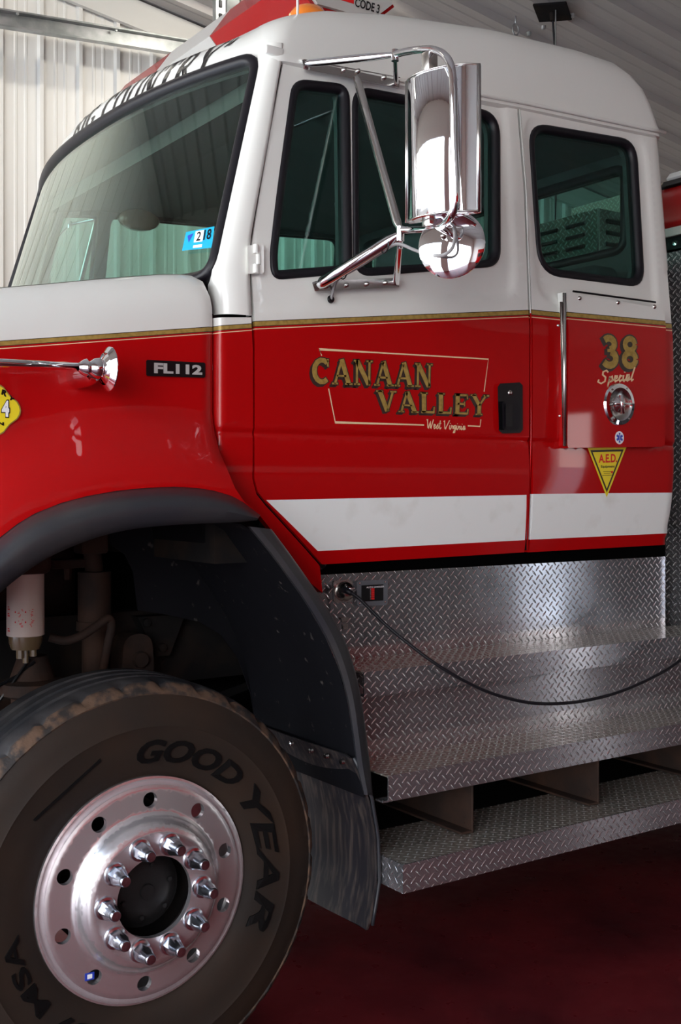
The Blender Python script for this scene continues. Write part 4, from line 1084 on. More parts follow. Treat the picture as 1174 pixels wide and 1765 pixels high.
# ---- badge, horn, decal on the hood side
def hs(px, py, off=0): return W(px, py, 3.0-off)
pb = [(252, 620), (353, 625), (354, 650), (253, 648)]
def plate(quad, off0, off1, surf, bev=None):
    a = [surf(x, y, off1) for x, y in quad]; b = [surf(x, y, off0) for x, y in quad]; n = len(a)
    return a+b, [tuple(range(n)), tuple(range(n, 2*n))[::-1]]+[(i, (i+1) % n, n+(i+1) % n, n+i) for i in range(n)]
bd = obj('badge', plate([(254, 620), (352, 625), (354, 627), (354, 649), (352, 651), (254, 648), (252, 646), (252, 622)], -.002, .008, hs), BLACK, hood, label='black FL112 badge with silver characters')
v, f, _ = text2d('FL112', .045, .0)
obj('badge_lettering', (quadmap(v, [(263, 625.5), (346, 630), (346, 646.5), (263, 643.5)], .010, lambda x, y: hs(x, y)), f), SILVER, bd)
YH = 2.87
rimc = W(187, 636, YH); t0 = W(147, 632, YH); tl = W(-120, 620, YH)
ax = (rimc-t0)
hn = empty('air_horn', rimc, hood); hn['label'] = 'long chrome air horn with flared bell on the hood side'
obj('trumpet_tube', tube([tl-(t0-tl)*.2, t0], [.011, .0105], 14), CHROME, hn, True)
pr = [(.0105, t0.x-.02), (.020, t0.x-.008), (.024, t0.x+.002), (.017, t0.x+.012), (.026, t0.x+.024), (.029, t0.x+.036), (.024, t0.x+.046), (.034, t0.x+.066), (.044, rimc.x-.012), (.056, rimc.x-.003), (.060, rimc.x), (.060, rimc.x+.003), (.052, rimc.x+.002), (.030, rimc.x-.015), (0, rimc.x-.03)]
obj('bell', lathe([(r_, h_-rimc.x) for r_, h_ in pr], rimc, 'x', 36), CHROME, hn, True, sharp=50)
q = W(150, 642, 2.93)
obj('mounting_foot', join(lathe([(0, -.05), (.022, -.048), (.03, -.02), (.034, .02), (.034, .075)], (q.x, q.y, q.z-.006), 'y', 20)), CHROME, hn, True, sharp=50)
# maltese cross decal
cx_, cy_ = W(-9, 706, 2.996).x, W(-9, 706, 2.996).z
def malt(rr, y):
    V = []
    for k in range(8):
        a = math.pi/4*k
        if k % 2 == 0:
            for da, q in ((-.36, .93), (-.18, .98), (0, 1.0), (.18, .98), (.36, .93)): V.append(Vector((cx_+math.cos(a+da)*rr*q, y, cy_+math.sin(a+da)*rr*q)))
        else: V.append(Vector((cx_+math.cos(a)*rr*.80, y, cy_+math.sin(a)*rr*.80)))
    return V, [tuple(range(len(V)))]
dec = obj('fire_company_decal', malt(.070, 2.9935), GOLD, hood, label='yellow maltese cross decal with a white 4, cut by the left frame edge')
obj('decal_field', malt(.066, 2.9925), YELLOW, dec)
def dtext(s, quad, m, off=.009, bold=.03, shear=0):
    v, f, _ = text2d(s, bold, shear); return obj('decal_lettering', (quadmap(v, quad, off, lambda x, y: hs(x, y)), f), m, dec)
dtext('4', [(0, 689), (16, 689), (16, 721), (0, 720)], BLACK, .0085, .09); dtext('4', [(1, 691), (14, 691), (14, 719), (1, 718)], WDEC, .0095, .05)
dtext('R', [(2, 671), (12, 675), (9, 685), (0, 680)], BLACK, .0095, .06); dtext('Y', [(15, 680), (24, 689), (20, 694), (12, 686)], BLACK, .0095, .06)
dtext('N', [(-5, 727), (5, 728), (5, 734), (-5, 733)], BLACK, .0095, .06)

# ---- diamond plate steps and panels
def dbox(x0, x1, y0, y1, z0, z1):
    V, Fc, UV = [], [], []
    b = box(x0, x1, y0, y1, z0, z1)
    for k, f in enumerate(b[1]):
        n = len(V)
        for i in f:
            p = b[0][i]; V.append(p); UV.append((p.x, p.y) if k < 2 else ((p.x, p.z) if k in (2, 4) else (p.y, p.z)))
        Fc.append((n, n+1, n+2, n+3))
    return V, Fc, UV
def dj(*bs):
    V, Fc, UV = [], [], []
    for b in bs:
        n = len(V); V += b[0]; Fc += [tuple(i+n for i in f) for f in b[1]]; UV += b[2]
    return V, Fc, UV
def dobj(name, d, m, parent, label=None): return obj(name, (d[0], d[1]), m, parent, uv=d[2], label=label)
XE = 4.9
X0 = 2.105
z1, z2, z3 = 1.079, .770, .520
p1 = dobj('kick_panel', dbox(2.06, 3.852, 3.20, 3.206, z1-.002, 1.376), DIA, truck, 'diamond plate panel under the doors')
s1 = dobj('step', dj(dbox(X0, XE, 2.96, 3.199, z1-.005, z1)), DIAD, truck, 'upper diamond plate step')
dobj('step_lip', dj(dbox(X0, XE, 2.956, 2.961, z1-.080, z1), dbox(X0, XE, 2.961, 2.99, z1-.080, z1-.075)), DIA, truck)
p2 = dobj('riser_panel', dbox(2.09, XE, 3.052, 3.058, z2-.002, z1-.006), DIA, truck, 'diamond plate riser between upper and middle steps')
s2 = dobj('step', dj(dbox(X0+.008, XE, 2.84, 3.051, z2-.005, z2)), DIAD, truck, 'middle diamond plate step')
dobj('step_lip', dj(dbox(X0+.008, XE, 2.836, 2.841, z2-.078, z2), dbox(X0-.01, XE, 2.841, 2.88, z2-.082, z2-.077)), DIA, truck)
s3 = dobj('step', dj(dbox(X0, XE, 2.75, 3.07, z3-.005, z3)), DIAD, truck, 'lowest diamond plate step, full width')
dobj('step_lip', dj(dbox(X0, XE, 2.746, 2.751, z3-.088, z3), dbox(X0-.004, X0, 2.746, 3.07, z3-.088, z3)), DIA, truck)
for x in (2.485, 3.085, 3.70):
    h = obj('step_hanger', join(bbox(x-.004, x+.004, 2.865, 3.45, z3+.002, z3+.20, .002, 1), bbox(x-.05, x, 2.865, 3.45, z3+.002, z3+.010, .002, 1), lathe([(0, -.004), (.012, -.003), (.013, 0)], (x-.004, 2.91, z3+.035), 'x', 10)), RUST, truck)
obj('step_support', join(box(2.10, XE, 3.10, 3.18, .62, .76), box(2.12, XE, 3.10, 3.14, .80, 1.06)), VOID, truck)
obj('fuel_tank', join(bbox(2.2, 6.0, 3.75, 4.5, .14, 1.25, .08)), VOID, truck, True)  # black block added to hide the lit floor and wall beyond the steps
obj('transmission', bbox(1.62, 2.6, 3.8, 4.5, .3, 1.4, .08), VOID, truck, True)  # second black block added, keeps the bright wall out of the wheel arch
# body behind the cab
BX, BZ = 3.95, 2.70
bdy = dobj('body_panel', dj(dbox(BX, 6.2, 3.10, 3.105, 1.08, BZ), dbox(BX, BX+.005, 3.105, 5.2, .85, BZ), dbox(BX, 6.2, 3.105, 5.2, BZ-.01, BZ)), DIA, truck, 'diamond plate body front behind the cab')
obj('body_core', box(BX+.03, 6.1, 3.13, 5.15, .9, BZ-.05), BLACK, truck)
# louvered diamond plate box seen through the rear side window
bx, by = W(1032, 359, 3.9).x, 3.9; bz = W(1032, 359, 3.9).z
lb = dobj('louvered_box', dj(dbox(bx, bx+.9, by, by+1.1, BZ+.001, bz)), DIAD, truck, 'diamond plate box with dark louvre slots')  # paler plate colour stands in for light on the box front
for row in range(6):
    z = bz-.045-row*.057
    for k in range(5): obj('louvre_slot', bbox(bx-.010, bx+.002, by+.09+k*.19, by+.22+k*.19, z-.022, z, .005, 2), BLACK, lb)
    for k in range(4): obj('louvre_slot', bbox(bx+.05+k*.21, bx+.20+k*.21, by-.010, by+.002, z-.022, z, .005, 2), BLACK, lb)
obj('corner_edge', box(bx-.006, bx+.002, by-.006, by+.004, BZ+.001, bz+.002), STEEL, lb)
dobj('storage_box', dj(dbox(5.3, 6.1, 4.4, 5.15, BZ+.001, 3.45)), DIAD, truck)
# ---- items on the kick panel
def kp(px, py, off=0): return W(px, py, 3.20-off)
q = kp(592, 1019)
ej = empty('shore_power_inlet', q, truck); ej['label'] = 'chrome shore power inlet cover with the cord plugged in'
obj('cover_plate', plate([(577, 1001), (603, 999), (608, 1003), (608, 1033), (604, 1037), (580, 1039), (576, 1036), (575, 1005)], 0, .006, kp), STEEL, ej)
obj('cover_dome', xf(lathe([(0, -.035), (.02, -.033), (.034, -.022), (.041, -.006), (.041, 0)], (0, 0, 0), 'y', 24), Matrix.Translation(q+Vector((0, -.005, 0))) @ Matrix.Diagonal((.85, 1, .85, 1))), STEEL, ej, True)
obj('spring_lid', join(tube([kp(596, 1008, .03), kp(601, 1015, .05), kp(612, 1014, .06)], .0035, 6), tube([kp(597, 1014, .03), kp(608, 1020, .06)], .0035, 6)), CHROME, ej, True)
ch = obj('charger_display', plate([(618, 1001), (666, 999), (669, 1002), (668, 1040), (665, 1043), (619, 1045), (616, 1042), (615, 1004)], 0, .014, kp), GREYP, truck, label='grey framed black AUTO CHARGER bar display')
obj('display_window', plate([(623, 1009), (661, 1007), (661, 1035), (623, 1037)], .013, .0155, kp), BLACK, ch)
v, f, _ = text2d('AUTO CHARGER', .02); obj('display_lettering', (quadmap(v, [(627, 1010.5), (657.5, 1008.8), (657.5, 1011.6), (627, 1013.3)], .0165, lambda x, y: kp(x, y)), f), WDEC, ch)
bars = [plate([(640, 1014+k*3.4), (645.5, 1013.8+k*3.4), (645.5, 1016.3+k*3.4), (640, 1016.5+k*3.4)], .0155, .017, kp) for k in range(6)]
ticks = [plate([(638, 1015+k*3.4), (639.3, 1015+k*3.4), (639.3, 1015.7+k*3.4), (638, 1015.7+k*3.4)], .0155, .0165, kp) for k in range(6)]
obj('display_bar', join(*bars), REDD, ch); obj('display_ticks', join(*ticks), WDEC, ch)
for x, y in ((619.5, 1005.5), (663.5, 1003.5), (619.5, 1040), (663.5, 1037.5)): obj('screw', lathe([(0, -.003), (.003, -.0025), (.004, 0)], kp(x, y, .014), 'y', 10), STEEL, ch)
obj('panel_latch', join(plate([(588, 1065), (600, 1064), (602, 1070), (590, 1072)], 0, .008, kp), plate([(592, 1076), (600, 1075), (600, 1084), (592, 1085)], 0, .006, kp)), STEEL, truck)
# ---- door handle, hinge
dh = obj('door_handle', plate([(862, 661), (896, 659), (901, 664), (901.5, 740), (897, 746), (866, 747), (860, 742), (858, 667)], -.004, .010, S), BLACK, door, label='black paddle door handle in a rounded bezel')
obj('paddle', plate([(868, 692), (893, 690), (896, 694), (896, 737), (893, 740), (870, 741), (867, 738), (866, 696)], .008, .022, S), RUBBER, dh)
obj('paddle_rib', plate([(872, 696), (884, 695), (884, 735), (872, 736)], .021, .028, S), BLACK, dh)
obj('key_lock', lathe([(0, -.004), (.008, -.004), (.010, 0)], S(879.5, 677, .010), 'y', 16), STEEL, dh, True)
hg = obj('door_hinge', join(plate([(427, 423), (452, 421), (455, 424), (455, 469), (452, 472), (428, 472)], 0, .012, S), tube([S(441, 422, .016), S(441, 437, .016)], .009, 10), tube([S(441, 456, .016), S(441, 471, .016)], .009, 10), tube([S(445, 437, .012), S(445, 456, .012)], .008, 10)), WHITE, door, label='white hinge on the front edge of the door')
# ---- door lettering
ql = [(537, 616.5), (746, 627.5), (745, 668), (537, 661)]
q2_ = [(648, 673), (842, 681.5), (840, 716), (650, 709)]
for s_, qd in (('CANAAN', ql), ('VALLEY', q2_)):
    w_ = .050
    v, f = serif2d(s_, grow=.075); obj('lettering_shadow', (quadmap(v, qd, .0010), f), DKLINE, door)
    v, f = serif2d(s_, grow=.03, dx=-.09, dy=-.10); v3, f3_ = serif2d(s_, grow=.03, dx=-.05, dy=-.055)
    obj('lettering_shadow', join((quadmap(v, qd, .0007), f), (quadmap(v3, qd, .0008), f3_)), DKLINE, door)
    v, f = serif2d(s_); obj('lettering', (quadmap(v, qd, .0020), f), GOLD, door, label='gold serif %s lettering with black shadow' % s_)
def pline(px, wd, off=.0012):
    P = [S(x, y, off) for x, y in px]; v, f = strokes([(p.x, p.z) for p in P], wd)
    return [Vector((a, ys(b)-off, b)) for a, b in v], f
obj('lettering_frame', join(pline([(554.6, 613), (550, 602), (842, 619), (834.5, 675)], .0045), pline([(566.5, 669.7), (578, 728), (731, 732.5)], .0045), pline([(806.5, 734), (827.5, 735), (829, 723)], .0045)), PALE, door)
v, f = script2d('West Virginia', .12); obj('script_lettering', (quadmap(v, [(735, 723), (803, 728), (802, 741), (735, 738.5)], .0014), f), PALE, door, label='pale script West Virginia lettering')
# ---- compartment door on the crew cab side
OFF = .040
cs = lambda x, y, o=0: S(x, y, OFF+o)
CD = [(W_.x, W_.z) for W_ in [cs(x, y) for x, y in [(976, 503), (1143, 532), (1146, 536), (1146, 766), (1143, 770), (980, 772), (978, 768)]]]
def zl(p0, p1):
    a, b = cs(*p0), cs(*p1); return lambda x: a.z+(b.z-a.z)*(x-a.x)/(b.x-a.x)
ln = [zl((978, 537.3), (1144, 552.5)), zl((978, 538.5), (1144, 553.7)), zl((978, 545), (1144, 560.2)), zl((978, 546.2), (1144, 561.4)), zl((978, 548.6), (1144, 563.8)), zl((978, 550), (1144, 565.2))]
cc = [0, 3, 2, 3, 1, 4]
def fcd(x, z):
    for k, l in enumerate(ln):
        if z > l(x): return cc[k]
    return 1
cdv = sheet(CD, [], [[(2.9, l(2.9)), (3.8, l(3.8))] for l in ln], .05, lambda a, b: Vector((a, ys(b)-OFF, b)), OFF+.004, matf=fcd)
comp = obj('compartment_door', cdv, PM, side, True, sharp=40, label='protruding compartment door marked 38 Special')
obj('piano_hinge', join(tube([cs(973, 505, .004), cs(973, 769, .004)], .007, 10), plate([(965, 520), (972, 520), (973, 768), (970, 768)], -.04, -.002, cs)), STEEL, comp, True)
obj('brush_seal', tube([cs(988, 502, -.01), cs(1130, 521, -.01)], .004, 6), BLACK, comp)
for x, y in ((999, 514), (1065, 521.5), (1128, 529)): obj('screw', lathe([(0, -.007), (.006, -.006), (.009, 0)], cs(x, y), 'y', 12), STEEL, comp, True)
for x, y in ((962, 561), (965, 717)): obj('screw', lathe([(0, -.006), (.004, -.005), (.006, 0)], S(x, y), 'y', 10), STEEL, side, True)
def csq(q, quad, off): return quadmap(q, quad, off, lambda x, y: cs(x, y))
q38 = [(1034, 578), (1101, 580), (1101, 635), (1035, 634)]
v, f = serif2d('38', grow=.10, gap=.10); v2, f2_ = serif2d('38', grow=.10, dx=-.07, dy=-.05, gap=.10)
obj('lettering_shadow', join((csq(v, q38, .0010), f), (csq(v2, q38, .0007), f2_)), DKLINE, comp)
v, f = serif2d('38', gap=.10); obj('lettering', (csq(v, q38, .002), f), GOLD, comp, label='gold 38 numerals with black shadow')
v, f = script2d('Special', .13); obj('script_lettering', (csq(v, [(1031, 641), (1093, 634), (1091, 656), (1031, 660)], .0028), f), PALE, comp, label='pale script Special lettering')
lc = cs(1067, 697); 
lt = obj('paddle_latch', lathe([(.056, .0), (.056, -.005), (.063, -.010), (.078, -.008), (.083, 0)], lc, 'y', 40), CHROME, comp, True, sharp=40, label='round chrome T handle latch in a dished cup')
obj('cup', lathe([(.058, -.006), (.054, -.0015), (.03, -.001), (0, -.001)], lc+Vector((0, -.0008, 0)), 'y', 32), STEEL, lt, True)
# push cup in front of the skin: ring stands proud of the door
obj('handle_bar', join(tube([lc+Vector((-.040, -.014, 0)), lc+Vector((.046, -.014, .004))], .007, 10), tube([lc+Vector((-.008, -.018, .034)), lc+Vector((0, -.018, -.036))], .008, 10), lathe([(0, -.02), (.014, -.019), (.019, -.008), (.036, 0)], lc, 'y', 20)), CHROME, lt, True)
for a in (60, 130, 235, 310): obj('screw', lathe([(0, -.0035), (.003, -.003), (.004, 0)], lc+Vector((math.cos(math.radians(a))*.0705, -.0095, math.sin(math.radians(a))*.0705)), 'y', 8), STEEL, lt)
sc = cs(1067.5, 754.5)
sl = obj('star_of_life_sticker', ([sc+Vector((math.cos(2*math.pi*k/28)*.025, -.001, math.sin(2*math.pi*k/28)*.025)) for k in range(28)], [tuple(range(28))]), WDEC, comp, label='small round white sticker with a blue six armed star')
V, Fc = [], []
for k in range(3):
    a = math.pi/3*k+math.pi/2; d = Vector((math.cos(a), 0, math.sin(a))); nn = Vector((-math.sin(a), 0, math.cos(a))); n = len(V)
    V += [sc+Vector((0, -.002-.0001*k, 0))+d*.0185*s+nn*.0045*t for s, t in ((-1, -1), (1, -1), (1, 1), (-1, 1))]; Fc.append((n, n+1, n+2, n+3))
obj('star', (V, Fc), BLUED, sl)
obj('staff', ([sc+Vector((x*.0013, -.003, z*.013)) for x, z in ((-1, -1), (1, -1), (1, 1), (-1, 1))], [(0, 1, 2, 3)]), WDEC, sl)
tri = [(1013, 772), (1080, 770.5), (1046, 857)]
def tri_in(k, off):
    c = (sum(p[0] for p in tri)/3, sum(p[1] for p in tri)/3)
    return [S(c[0]+(x-c[0])*k, c[1]+(y-c[1])*k, off) for x, y in tri]
ae = obj('aed_sticker', (tri_in(1, .0012), [(0, 1, 2)]), YELLOW, side, label='yellow triangular A.E.D. equipment sticker')
obj('sticker_border', (tri_in(.86, .0018), [(0, 1, 2)]), DKLINE, ae); obj('sticker_field', (tri_in(.74, .0024), [(0, 1, 2)]), YELLOW, ae)
for s_, qd, m_, b_ in (('A.E.D.', [(1031, 783), (1063, 782), (1063, 797), (1031, 798)], REDD, .03), ('Equipment', [(1035, 802), (1058.5, 801.5), (1058.5, 807), (1035, 807.5)], BLACK, .02)):
    v, f, _ = text2d(s_, b_); obj('sticker_lettering', (quadmap(v, qd, .0032), f), m_, ae)
obj('sticker_print', join(*[plate([(1040+k*.8, 812.5+k*3), (1053-k*.8, 812+k*3), (1053-k*.8, 812.7+k*3), (1040+k*.8, 813.2+k*3)], .002, .0031, S) for k in range(2)], *[plate([(1038, 819), (1056, 818.6), (1056, 819.3), (1038, 819.7)], .002, .0031, S)]), BLACK, ae)
obj('sticker_heart', plate([(1053, 812), (1056.5, 811.5), (1057, 814), (1055, 816.5), (1053, 814)], .002, .0033, S), REDD, ae)
# ---- chrome mirror assembly
def mirror_assembly(far):
    fx = mir if far else (lambda p: p)
    J, K = W(690, 403, 2.75), W(681, 94, 2.78)
    c0 = Vector((J.x, 2*YC-J.y if far else J.y, J.z))
    r = empty('side_mirror', c0, truck); r['label'] = 'chrome west coast mirror on tubular arms' if not far else 'far side mirror seen through the windshield'
    O = lambda n, v, m, sm=True, sh=45, lab=None: obj(n, fx(v), m, r, sm, sharp=sh, label=lab)
    pl = lambda px, a, b: prism([(S(*p).x, S(*p).z) for p in px], ys(S(*px[0]).z)-b, ys(S(*px[0]).z)-a)
    O('lower_rail', plate([(538, 487), (545, 484), (688, 479), (688, 495), (543, 502)], 0, .022, S), STEEL, False)
    O('upper_rail', plate([(521, 103), (525, 102), (690, 133), (688, 151), (523, 119)], 0, .020, S), STEEL, False)
    O('lower_arm', tube([S(550, 492, .03), S(556, 487, .045), lerp(S(556, 487, .045), J, .86), J], [.012, .0185, .0175, .009], 16), CHROME)
    O('lower_brace', tube([S(683, 487, .02), J+Vector((0, 0, -.01))], [.012, .009], 12), CHROME)
    O('upper_arm', tube([S(527, 110, .02), S(534, 109, .03), lerp(S(534, 109, .03), K, .72), K], [.008, .0125, .012, .008], 14), CHROME)
    O('upper_brace', tube([S(683, 143, .02), K], [.009, .008], 12), CHROME)
    O('diagonal_brace', tube([S(613, 133, .03), S(617, 142, .035), lerp(S(617, 142, .035), J, .93), J+Vector((0, 0, .01))], [.009, .0135, .0145, .008], 14), STEEL)
    O('joint', join(tube([J+Vector((0, 0, .022)), J+Vector((0, 0, -.022))], .013, 12), tube([J+Vector((0, 0, -.02)), J+Vector((0, 0, -.045))], .008, 6), tube([K+Vector((0, 0, .014)), K+Vector((0, 0, -.02))], .012, 12)), CHROME)
    for x, y in ((562, 494), (597, 491.5), (632, 489.5), (664, 487.5)): obj('bolt', fx(lathe([(0, -.010), (.006, -.009), (.0085, 0)], S(x, y, .022), 'y', 10)), STEEL, r, True)
    for x, y in ((592, 121), (616, 123), (661, 134)): obj('bolt', fx(lathe([(0, -.012), (.007, -.010), (.0095, 0)], S(x, y, .020), 'y', 10)), STEEL, r, True)
    lp_ = smoothpath([K, W(700, 89, 2.72), W(725, 85.5, 2.64), W(748, 86, 2.53), W(766, 95, 2.44), W(777, 113, 2.40), W(781, 145, 2.39), W(782.5, 230, 2.39), W(785, 320, 2.39), W(784, 352, 2.395), W(777, 374, 2.42), W(762, 389, 2.50), W(743, 393.5, 2.59), W(716, 395.5, 2.69), J+Vector((0, 0, .012))], 5)
    O('mirror_loop', tube(lp_, .0112, 14), CHROME, lab='bent chrome tube loop carrying the mirror')
    # rectangular head: curved back shell
    P1, P2 = W(701, 250, 2.64), W(826, 250, 2.415)
    zt_, zb_ = W(762, 116, 2.5).z, W(762, 371, 2.5).z
    base = (P2-P1); base.z = 0; L_ = base.length; e = base.normalized(); nrm = Vector((e.y, -e.x, 0))
    if nrm.x > 0: nrm = -nrm
    V, Fc = [], []; N = 20
    sec = []
    for k in range(N+1):
        t = k/N; bul = .048*(1-abs(2*t-1)**2.6); sec.append(P1+e*L_*t+nrm*bul)
    back = [P2-nrm*.012, P1-nrm*.012]
    full = sec+back; m = len(full)
    rows = [(zt_, .93, .006), (zt_+.0, 1, 0)]
    def rowpts(z, sc_):
        c = (P1+P2)/2; return [Vector((c.x+(p.x-c.x)*sc_, c.y+(p.y-c.y)*sc_, z)) for p in full]
    lv_ = [(zt_, .95), (zt_-.003, 1), (zb_+.003, 1), (zb_, .95)]
    for z, s_ in lv_: V += rowpts(z, s_)
    for i in range(len(lv_)-1):
        for k in range(m): a, b = i*m+k, i*m+(k+1) % m; Fc.append((a, b, b+m, a+m))
    Fc += [tuple(range(m))[::-1], tuple(range((len(lv_)-1)*m, len(lv_)*m))]
    hd = O('mirror_head', (V, Fc), CHROME, lab='tall rectangular chrome mirror housing')
    tr = tube([Vector((P2.x, P2.y, zt_-.003))+nrm*.002, Vector((P2.x, P2.y, zb_+.003))+nrm*.002], .0055, 8)
    obj('edge_trim', fx(join(tr, tube([Vector((P1.x, P1.y, zt_-.003)), Vector((P1.x, P1.y, zb_+.003))], .005, 8), tube([Vector((p.x, p.y, zb_+.004)) for p in sec], .003, 6), tube([Vector((p.x, p.y, zt_-.004)) for p in sec], .003, 6))), STEEL, hd, True)
    gl = [P1+e*.01-nrm*.013, P2-e*.01-nrm*.013]
    obj('mirror_glass', fx(([Vector((gl[0].x, gl[0].y, zb_+.012)), Vector((gl[1].x, gl[1].y, zb_+.012)), Vector((gl[1].x, gl[1].y, zt_-.012)), Vector((gl[0].x, gl[0].y, zt_-.012))], [(0, 1, 2, 3)])), CHROME, hd)
    tpk = W(738, 102, 2.56)
    O('head_bracket', join(bbox(tpk.x-.012, tpk.x+.022, tpk.y-.018, tpk.y+.018, zt_-.004, W(738, 90, 2.56).z, .003), lathe([(0, .012), (.007, .01), (.008, 0)], (tpk.x+.0, tpk.y-.02, zt_+.0), 'z', 8)), STEEL)
    O('head_bracket', bbox(tpk.x-.01, tpk.x+.02, tpk.y-.018, tpk.y+.018, W(742, 393, 2.6).z-.006, zb_+.004, .003), STEEL)
    # round convex mirror
    cc_ = W(778, 421, 2.50); ax_ = Vector((-.80, -.58, .08)).normalized()
    rot = ax_.to_track_quat('Z', 'Y').to_matrix().to_4x4()
    dm = lathe([(0, .022), (.02, .0212), (.045, .0175), (.07, .0105), (.090, .003), (.098, -.003), (.098, -.008), (.094, -.010), (0, -.008)], (0, 0, 0), 'z', 48)
    rm = O('round_mirror', xf(dm, Matrix.Translation(cc_) @ rot), CHROME, True, 30, 'round convex chrome mirror under the rectangular one')
    obj('pivot_stud', fx(join(xf(lathe([(0, .05), (.006, .05), (.008, .03)], (0, 0, 0), 'z', 10), Matrix.Translation(cc_+Vector((0, .02, .015))) @ rot), tube([cc_+Vector((-.02, .02, .015)), W(768, 385, 2.53)], .006, 8))), STEEL, rm, True)
    if not far:
        O('mirror_cable', tube(smoothpath([S(571, 515, .004), S(576, 495, .03), S(584, 480, .05), W(620, 459, 2.92), W(655, 437, 2.82), W(675, 424, 2.775), W(690, 421, 2.74), W(715, 431, 2.66), W(740, 439, 2.57), W(762, 440, 2.47), W(778, 430, 2.44), W(784, 412, 2.45), W(783, 392, 2.48)], 6), .0052, 8), CORD2)
        for c1 in (W(592, 467, 2.93), W(663, 422, 2.79)): O('cable_tie', tube([c1+Vector((math.cos(t)*.001, math.cos(t)*.022, math.sin(t)*.026)) for t in [2*math.pi*i/12 for i in range(13)]], .0022, 6, False), BLACK)
        O('grommet', lathe([(0, -.008), (.010, -.007), (.013, 0)], S(570, 516), 'y', 14), BLACK)
CORD2 = mat('grey_cable', (.28, .27, .27), .4)
mirror_assembly(False); mirror_assembly(True)
# ---- roof light bar, beacon, antenna
lbz = 3.37
lbar = empty('light_bar', (2.3, YC, lbz), truck); lbar['label'] = 'red and grey light bar across the roof'
def hexsec(k=1.0, zt0=.21):
    c = (2.31, lbz+.105)
    return [(c[0]+(x-c[0])*k, c[1]+(z-c[1])*k) for x, z in [(2.17, lbz), (2.43, lbz), (2.53, lbz+.085), (2.44, lbz+zt0), (2.18, lbz+zt0), (2.09, lbz+.085)]]
def hexmod(y0, y1): return prism(hexsec(), y0, y1)
obj('red_dome', hexmod(3.36, 3.985), REDLENS, lbar, label='red lens dome at the near end'); obj('speaker_housing', hexmod(3.99, 4.52), GREYLENS, lbar); obj('red_dome', hexmod(4.525, 5.02), REDLENS, lbar, label='red lens dome at the far end')
ec = obj('end_lens', prism(hexsec(.92), 3.345, 3.36), GREYLENS, lbar, label='pale end panel of the light bar with small red print')
obj('end_stripe', prism([(2.22, lbz+.045), (2.335, lbz+.045), (2.335, lbz+.060), (2.22, lbz+.060)], 3.3425, 3.3449), REDD, ec)
v, f, _ = text2d('CODE 3', .02, .2); obj('end_lettering', ([Vector((lerp(2.34, 2.45, a), 3.3415, lerp(lbz+.035, lbz+.068, b))) for a, b in v], f), BLACK, ec)
obj('mounting_base', box(2.16, 2.46, 3.5, 4.85, lbz-.06, lbz-.002), STEEL, lbar)
q = W(531, 48, 3.34)
obj('amber_beacon', lathe([(0, .075), (.03, .073), (.055, .062), (.073, .035), (.078, 0), (.078, -.03), (0, -.03)], q, 'z', 32), AMBER, truck, True, label='amber dome beacon at the front corner of the roof')
a = W(513, 24, 3.22); obj('antenna', tube([a-Vector((0, 0, .03)), a+Vector((0, 0, .9))], .0045, 8), CHROME, truck, True)
# ================================================================== LOOSE THINGS
cp = smoothpath([W(605, 1022, 3.12), W(622, 1034, 3.10), W(660, 1072, 3.04), W(700, 1106, 2.98), W(760, 1150, 2.91), W(830, 1188, 2.87), W(890, 1207, 2.85), W(940, 1213, 2.845), W(1000, 1209, 2.84), W(1060, 1195, 2.84), W(1120, 1170, 2.84), W(1174, 1137, 2.84), W(1260, 1060, 2.85), W(1380, 900, 2.88), W(1430, 700, 2.88)], 8)
top = cp[-1]; cp += [Vector((top.x+.03, top.y, z)) for z in (2.3, 3.0, zc(top.x)-.04)]
pc_ = obj('power_cord', tube(cp, .0058, 10), CORD, None, True)
tag(pc_, 'black power cord plugged in under the door and sagging across the diamond plate steps', 'power cord')
obj('plug', tube([W(592, 1016, 3.155), W(606, 1022.5, 3.12)], [.012, .009], 12), CORD, pc_, True)
# red covered gear on top of the body behind the cab
dx, dz = .125, BZ-2.656
g = empty('gear_bag', (4.25, 3.22, BZ)); tag(g, 'red gear bundle with black and white straps behind the rear edge of the cab', 'gear bag')
gy0, gy1 = 3.12, 3.34
gp = [(x+dx, z+dz) for x, z in [(3.84, 2.755), (3.84, 2.90), (3.87, 2.95), (3.93, 3.01), (4.15, 3.07), (4.4, 3.0), (4.45, 2.755)]]
obj('cover', prism(rounded(gp, .05, 4), gy0, gy1), REDGEAR, g, True, sharp=60)
obj('base_band', bbox(3.845+dx, 4.45+dx, gy0, gy1, 2.722+dz, 2.76+dz, .004), GREYLENS, g)
obj('skid', bbox(3.86+dx, 4.45+dx, gy0+.01, gy1-.01, 2.657+dz, 2.722+dz, .004), BLACK, g)
for y in (3.16, 3.25): obj('buckle', lathe([(0, -.01), (.012, -.008), (.014, 0)], (3.855+dx, y, 2.69+dz), 'x', 10), CHROME, g)
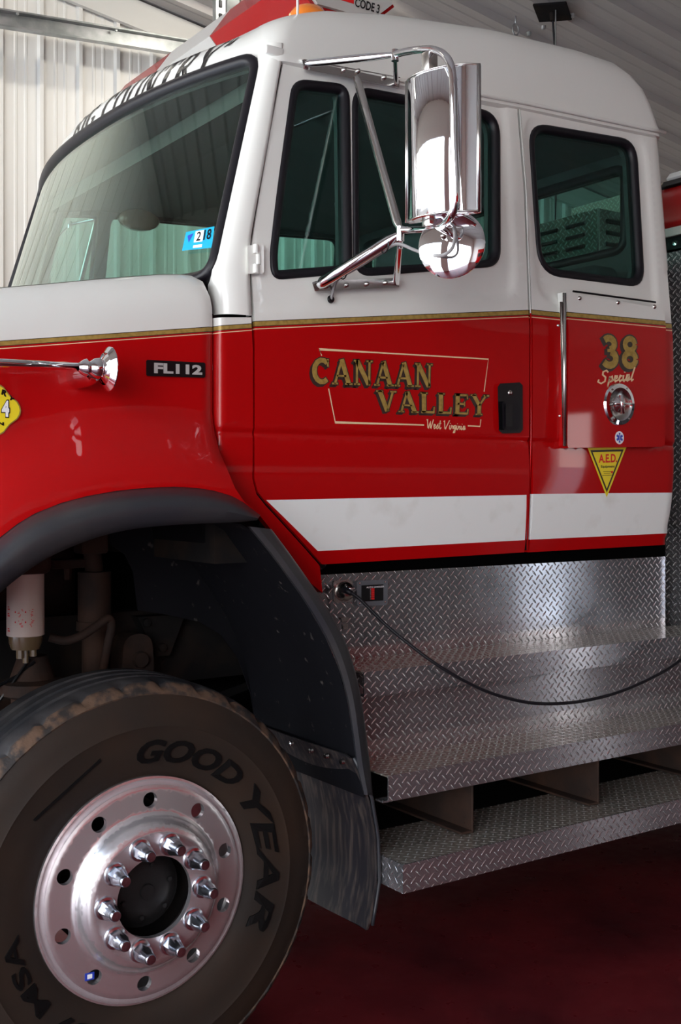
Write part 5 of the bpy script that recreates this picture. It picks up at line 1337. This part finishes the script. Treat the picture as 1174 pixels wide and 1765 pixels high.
obj('reflective_strap', xf(bbox(-.008, .008, -.10, .10, -.02, .02, .004), Matrix.Translation((3.905+dx, 3.23, 3.0+dz)) @ Matrix.Rotation(.75, 4, 'Y')), WDEC, g)
obj('black_strap', xf(bbox(-.008, .008, -.10, .10, -.02, .02, .004), Matrix.Translation((3.862+dx, 3.23, 2.955+dz)) @ Matrix.Rotation(.7, 4, 'Y')), BLACK, g)
LOCKER = mat('locker_dark_grey', (.03, .032, .036), .5)
# ---- unseen truck and dark lockers, added behind the viewer to shape the reflections
nb = empty('rescue_truck', (4.0, -3.3, 0)); tag(nb, 'plain red rescue truck parked in the next bay behind the viewer', 'fire truck')
obj('body', bbox(2.6, 8.0, -4.5, -2.0, 1.15, 3.3, .08, 3), RED, nb, True, sharp=40)
obj('lower_skirt', bbox(2.62, 7.98, -4.48, -2.02, .45, 1.15, .03, 2), GALV, nb, True, sharp=40)
obj('cab', bbox(.6, 2.5, -4.5, -2.0, .6, 2.9, .12, 3), RED, nb, True, sharp=40)
obj('window_pane', bbox(.8, 1.5, -2.003, -1.99, 1.75, 2.35, .004), BLACK, nb); obj('window_pane', bbox(1.65, 2.3, -2.003, -1.99, 1.75, 2.35, .004), BLACK, nb)
obj('side_stripe', box(2.7, 7.9, -2.0, -1.995, 1.25, 1.42), WSTRIPE, nb)
for x in (1.5, 6.6):
    for y in (-2.3, -4.2): obj('tire', lathe([(.28, -.14), (.30, -.15), (.48, -.14), (.52, -.10), (.52, .10), (.48, .14), (.30, .15), (.28, .14)], (x, y, .52), 'y', 40), TREAD, nb, True, sharp=40)
lk0 = None
for k in range(6):
    y = -2.55+k*.9; r = empty('gear_locker', (9.2, y+.43, 0)); tag(r, ['dark grey gear locker nearest the narrow open door', 'dark grey gear locker, second from the open door', 'dark grey gear locker, middle of the row', 'dark grey gear locker, fourth from the open door', 'dark grey gear locker, fifth from the open door', 'dark grey gear locker at the far end of the row'][k], 'locker', 'gear lockers on the end wall')
    obj('body', bbox(9.0, 9.48, y, y+.86, 0, 2.5, .01, 1), LOCKER, r); obj('door', bbox(8.975, 9.0, y+.02, y+.84, .05, 2.45, .005, 1), LOCKER, r)
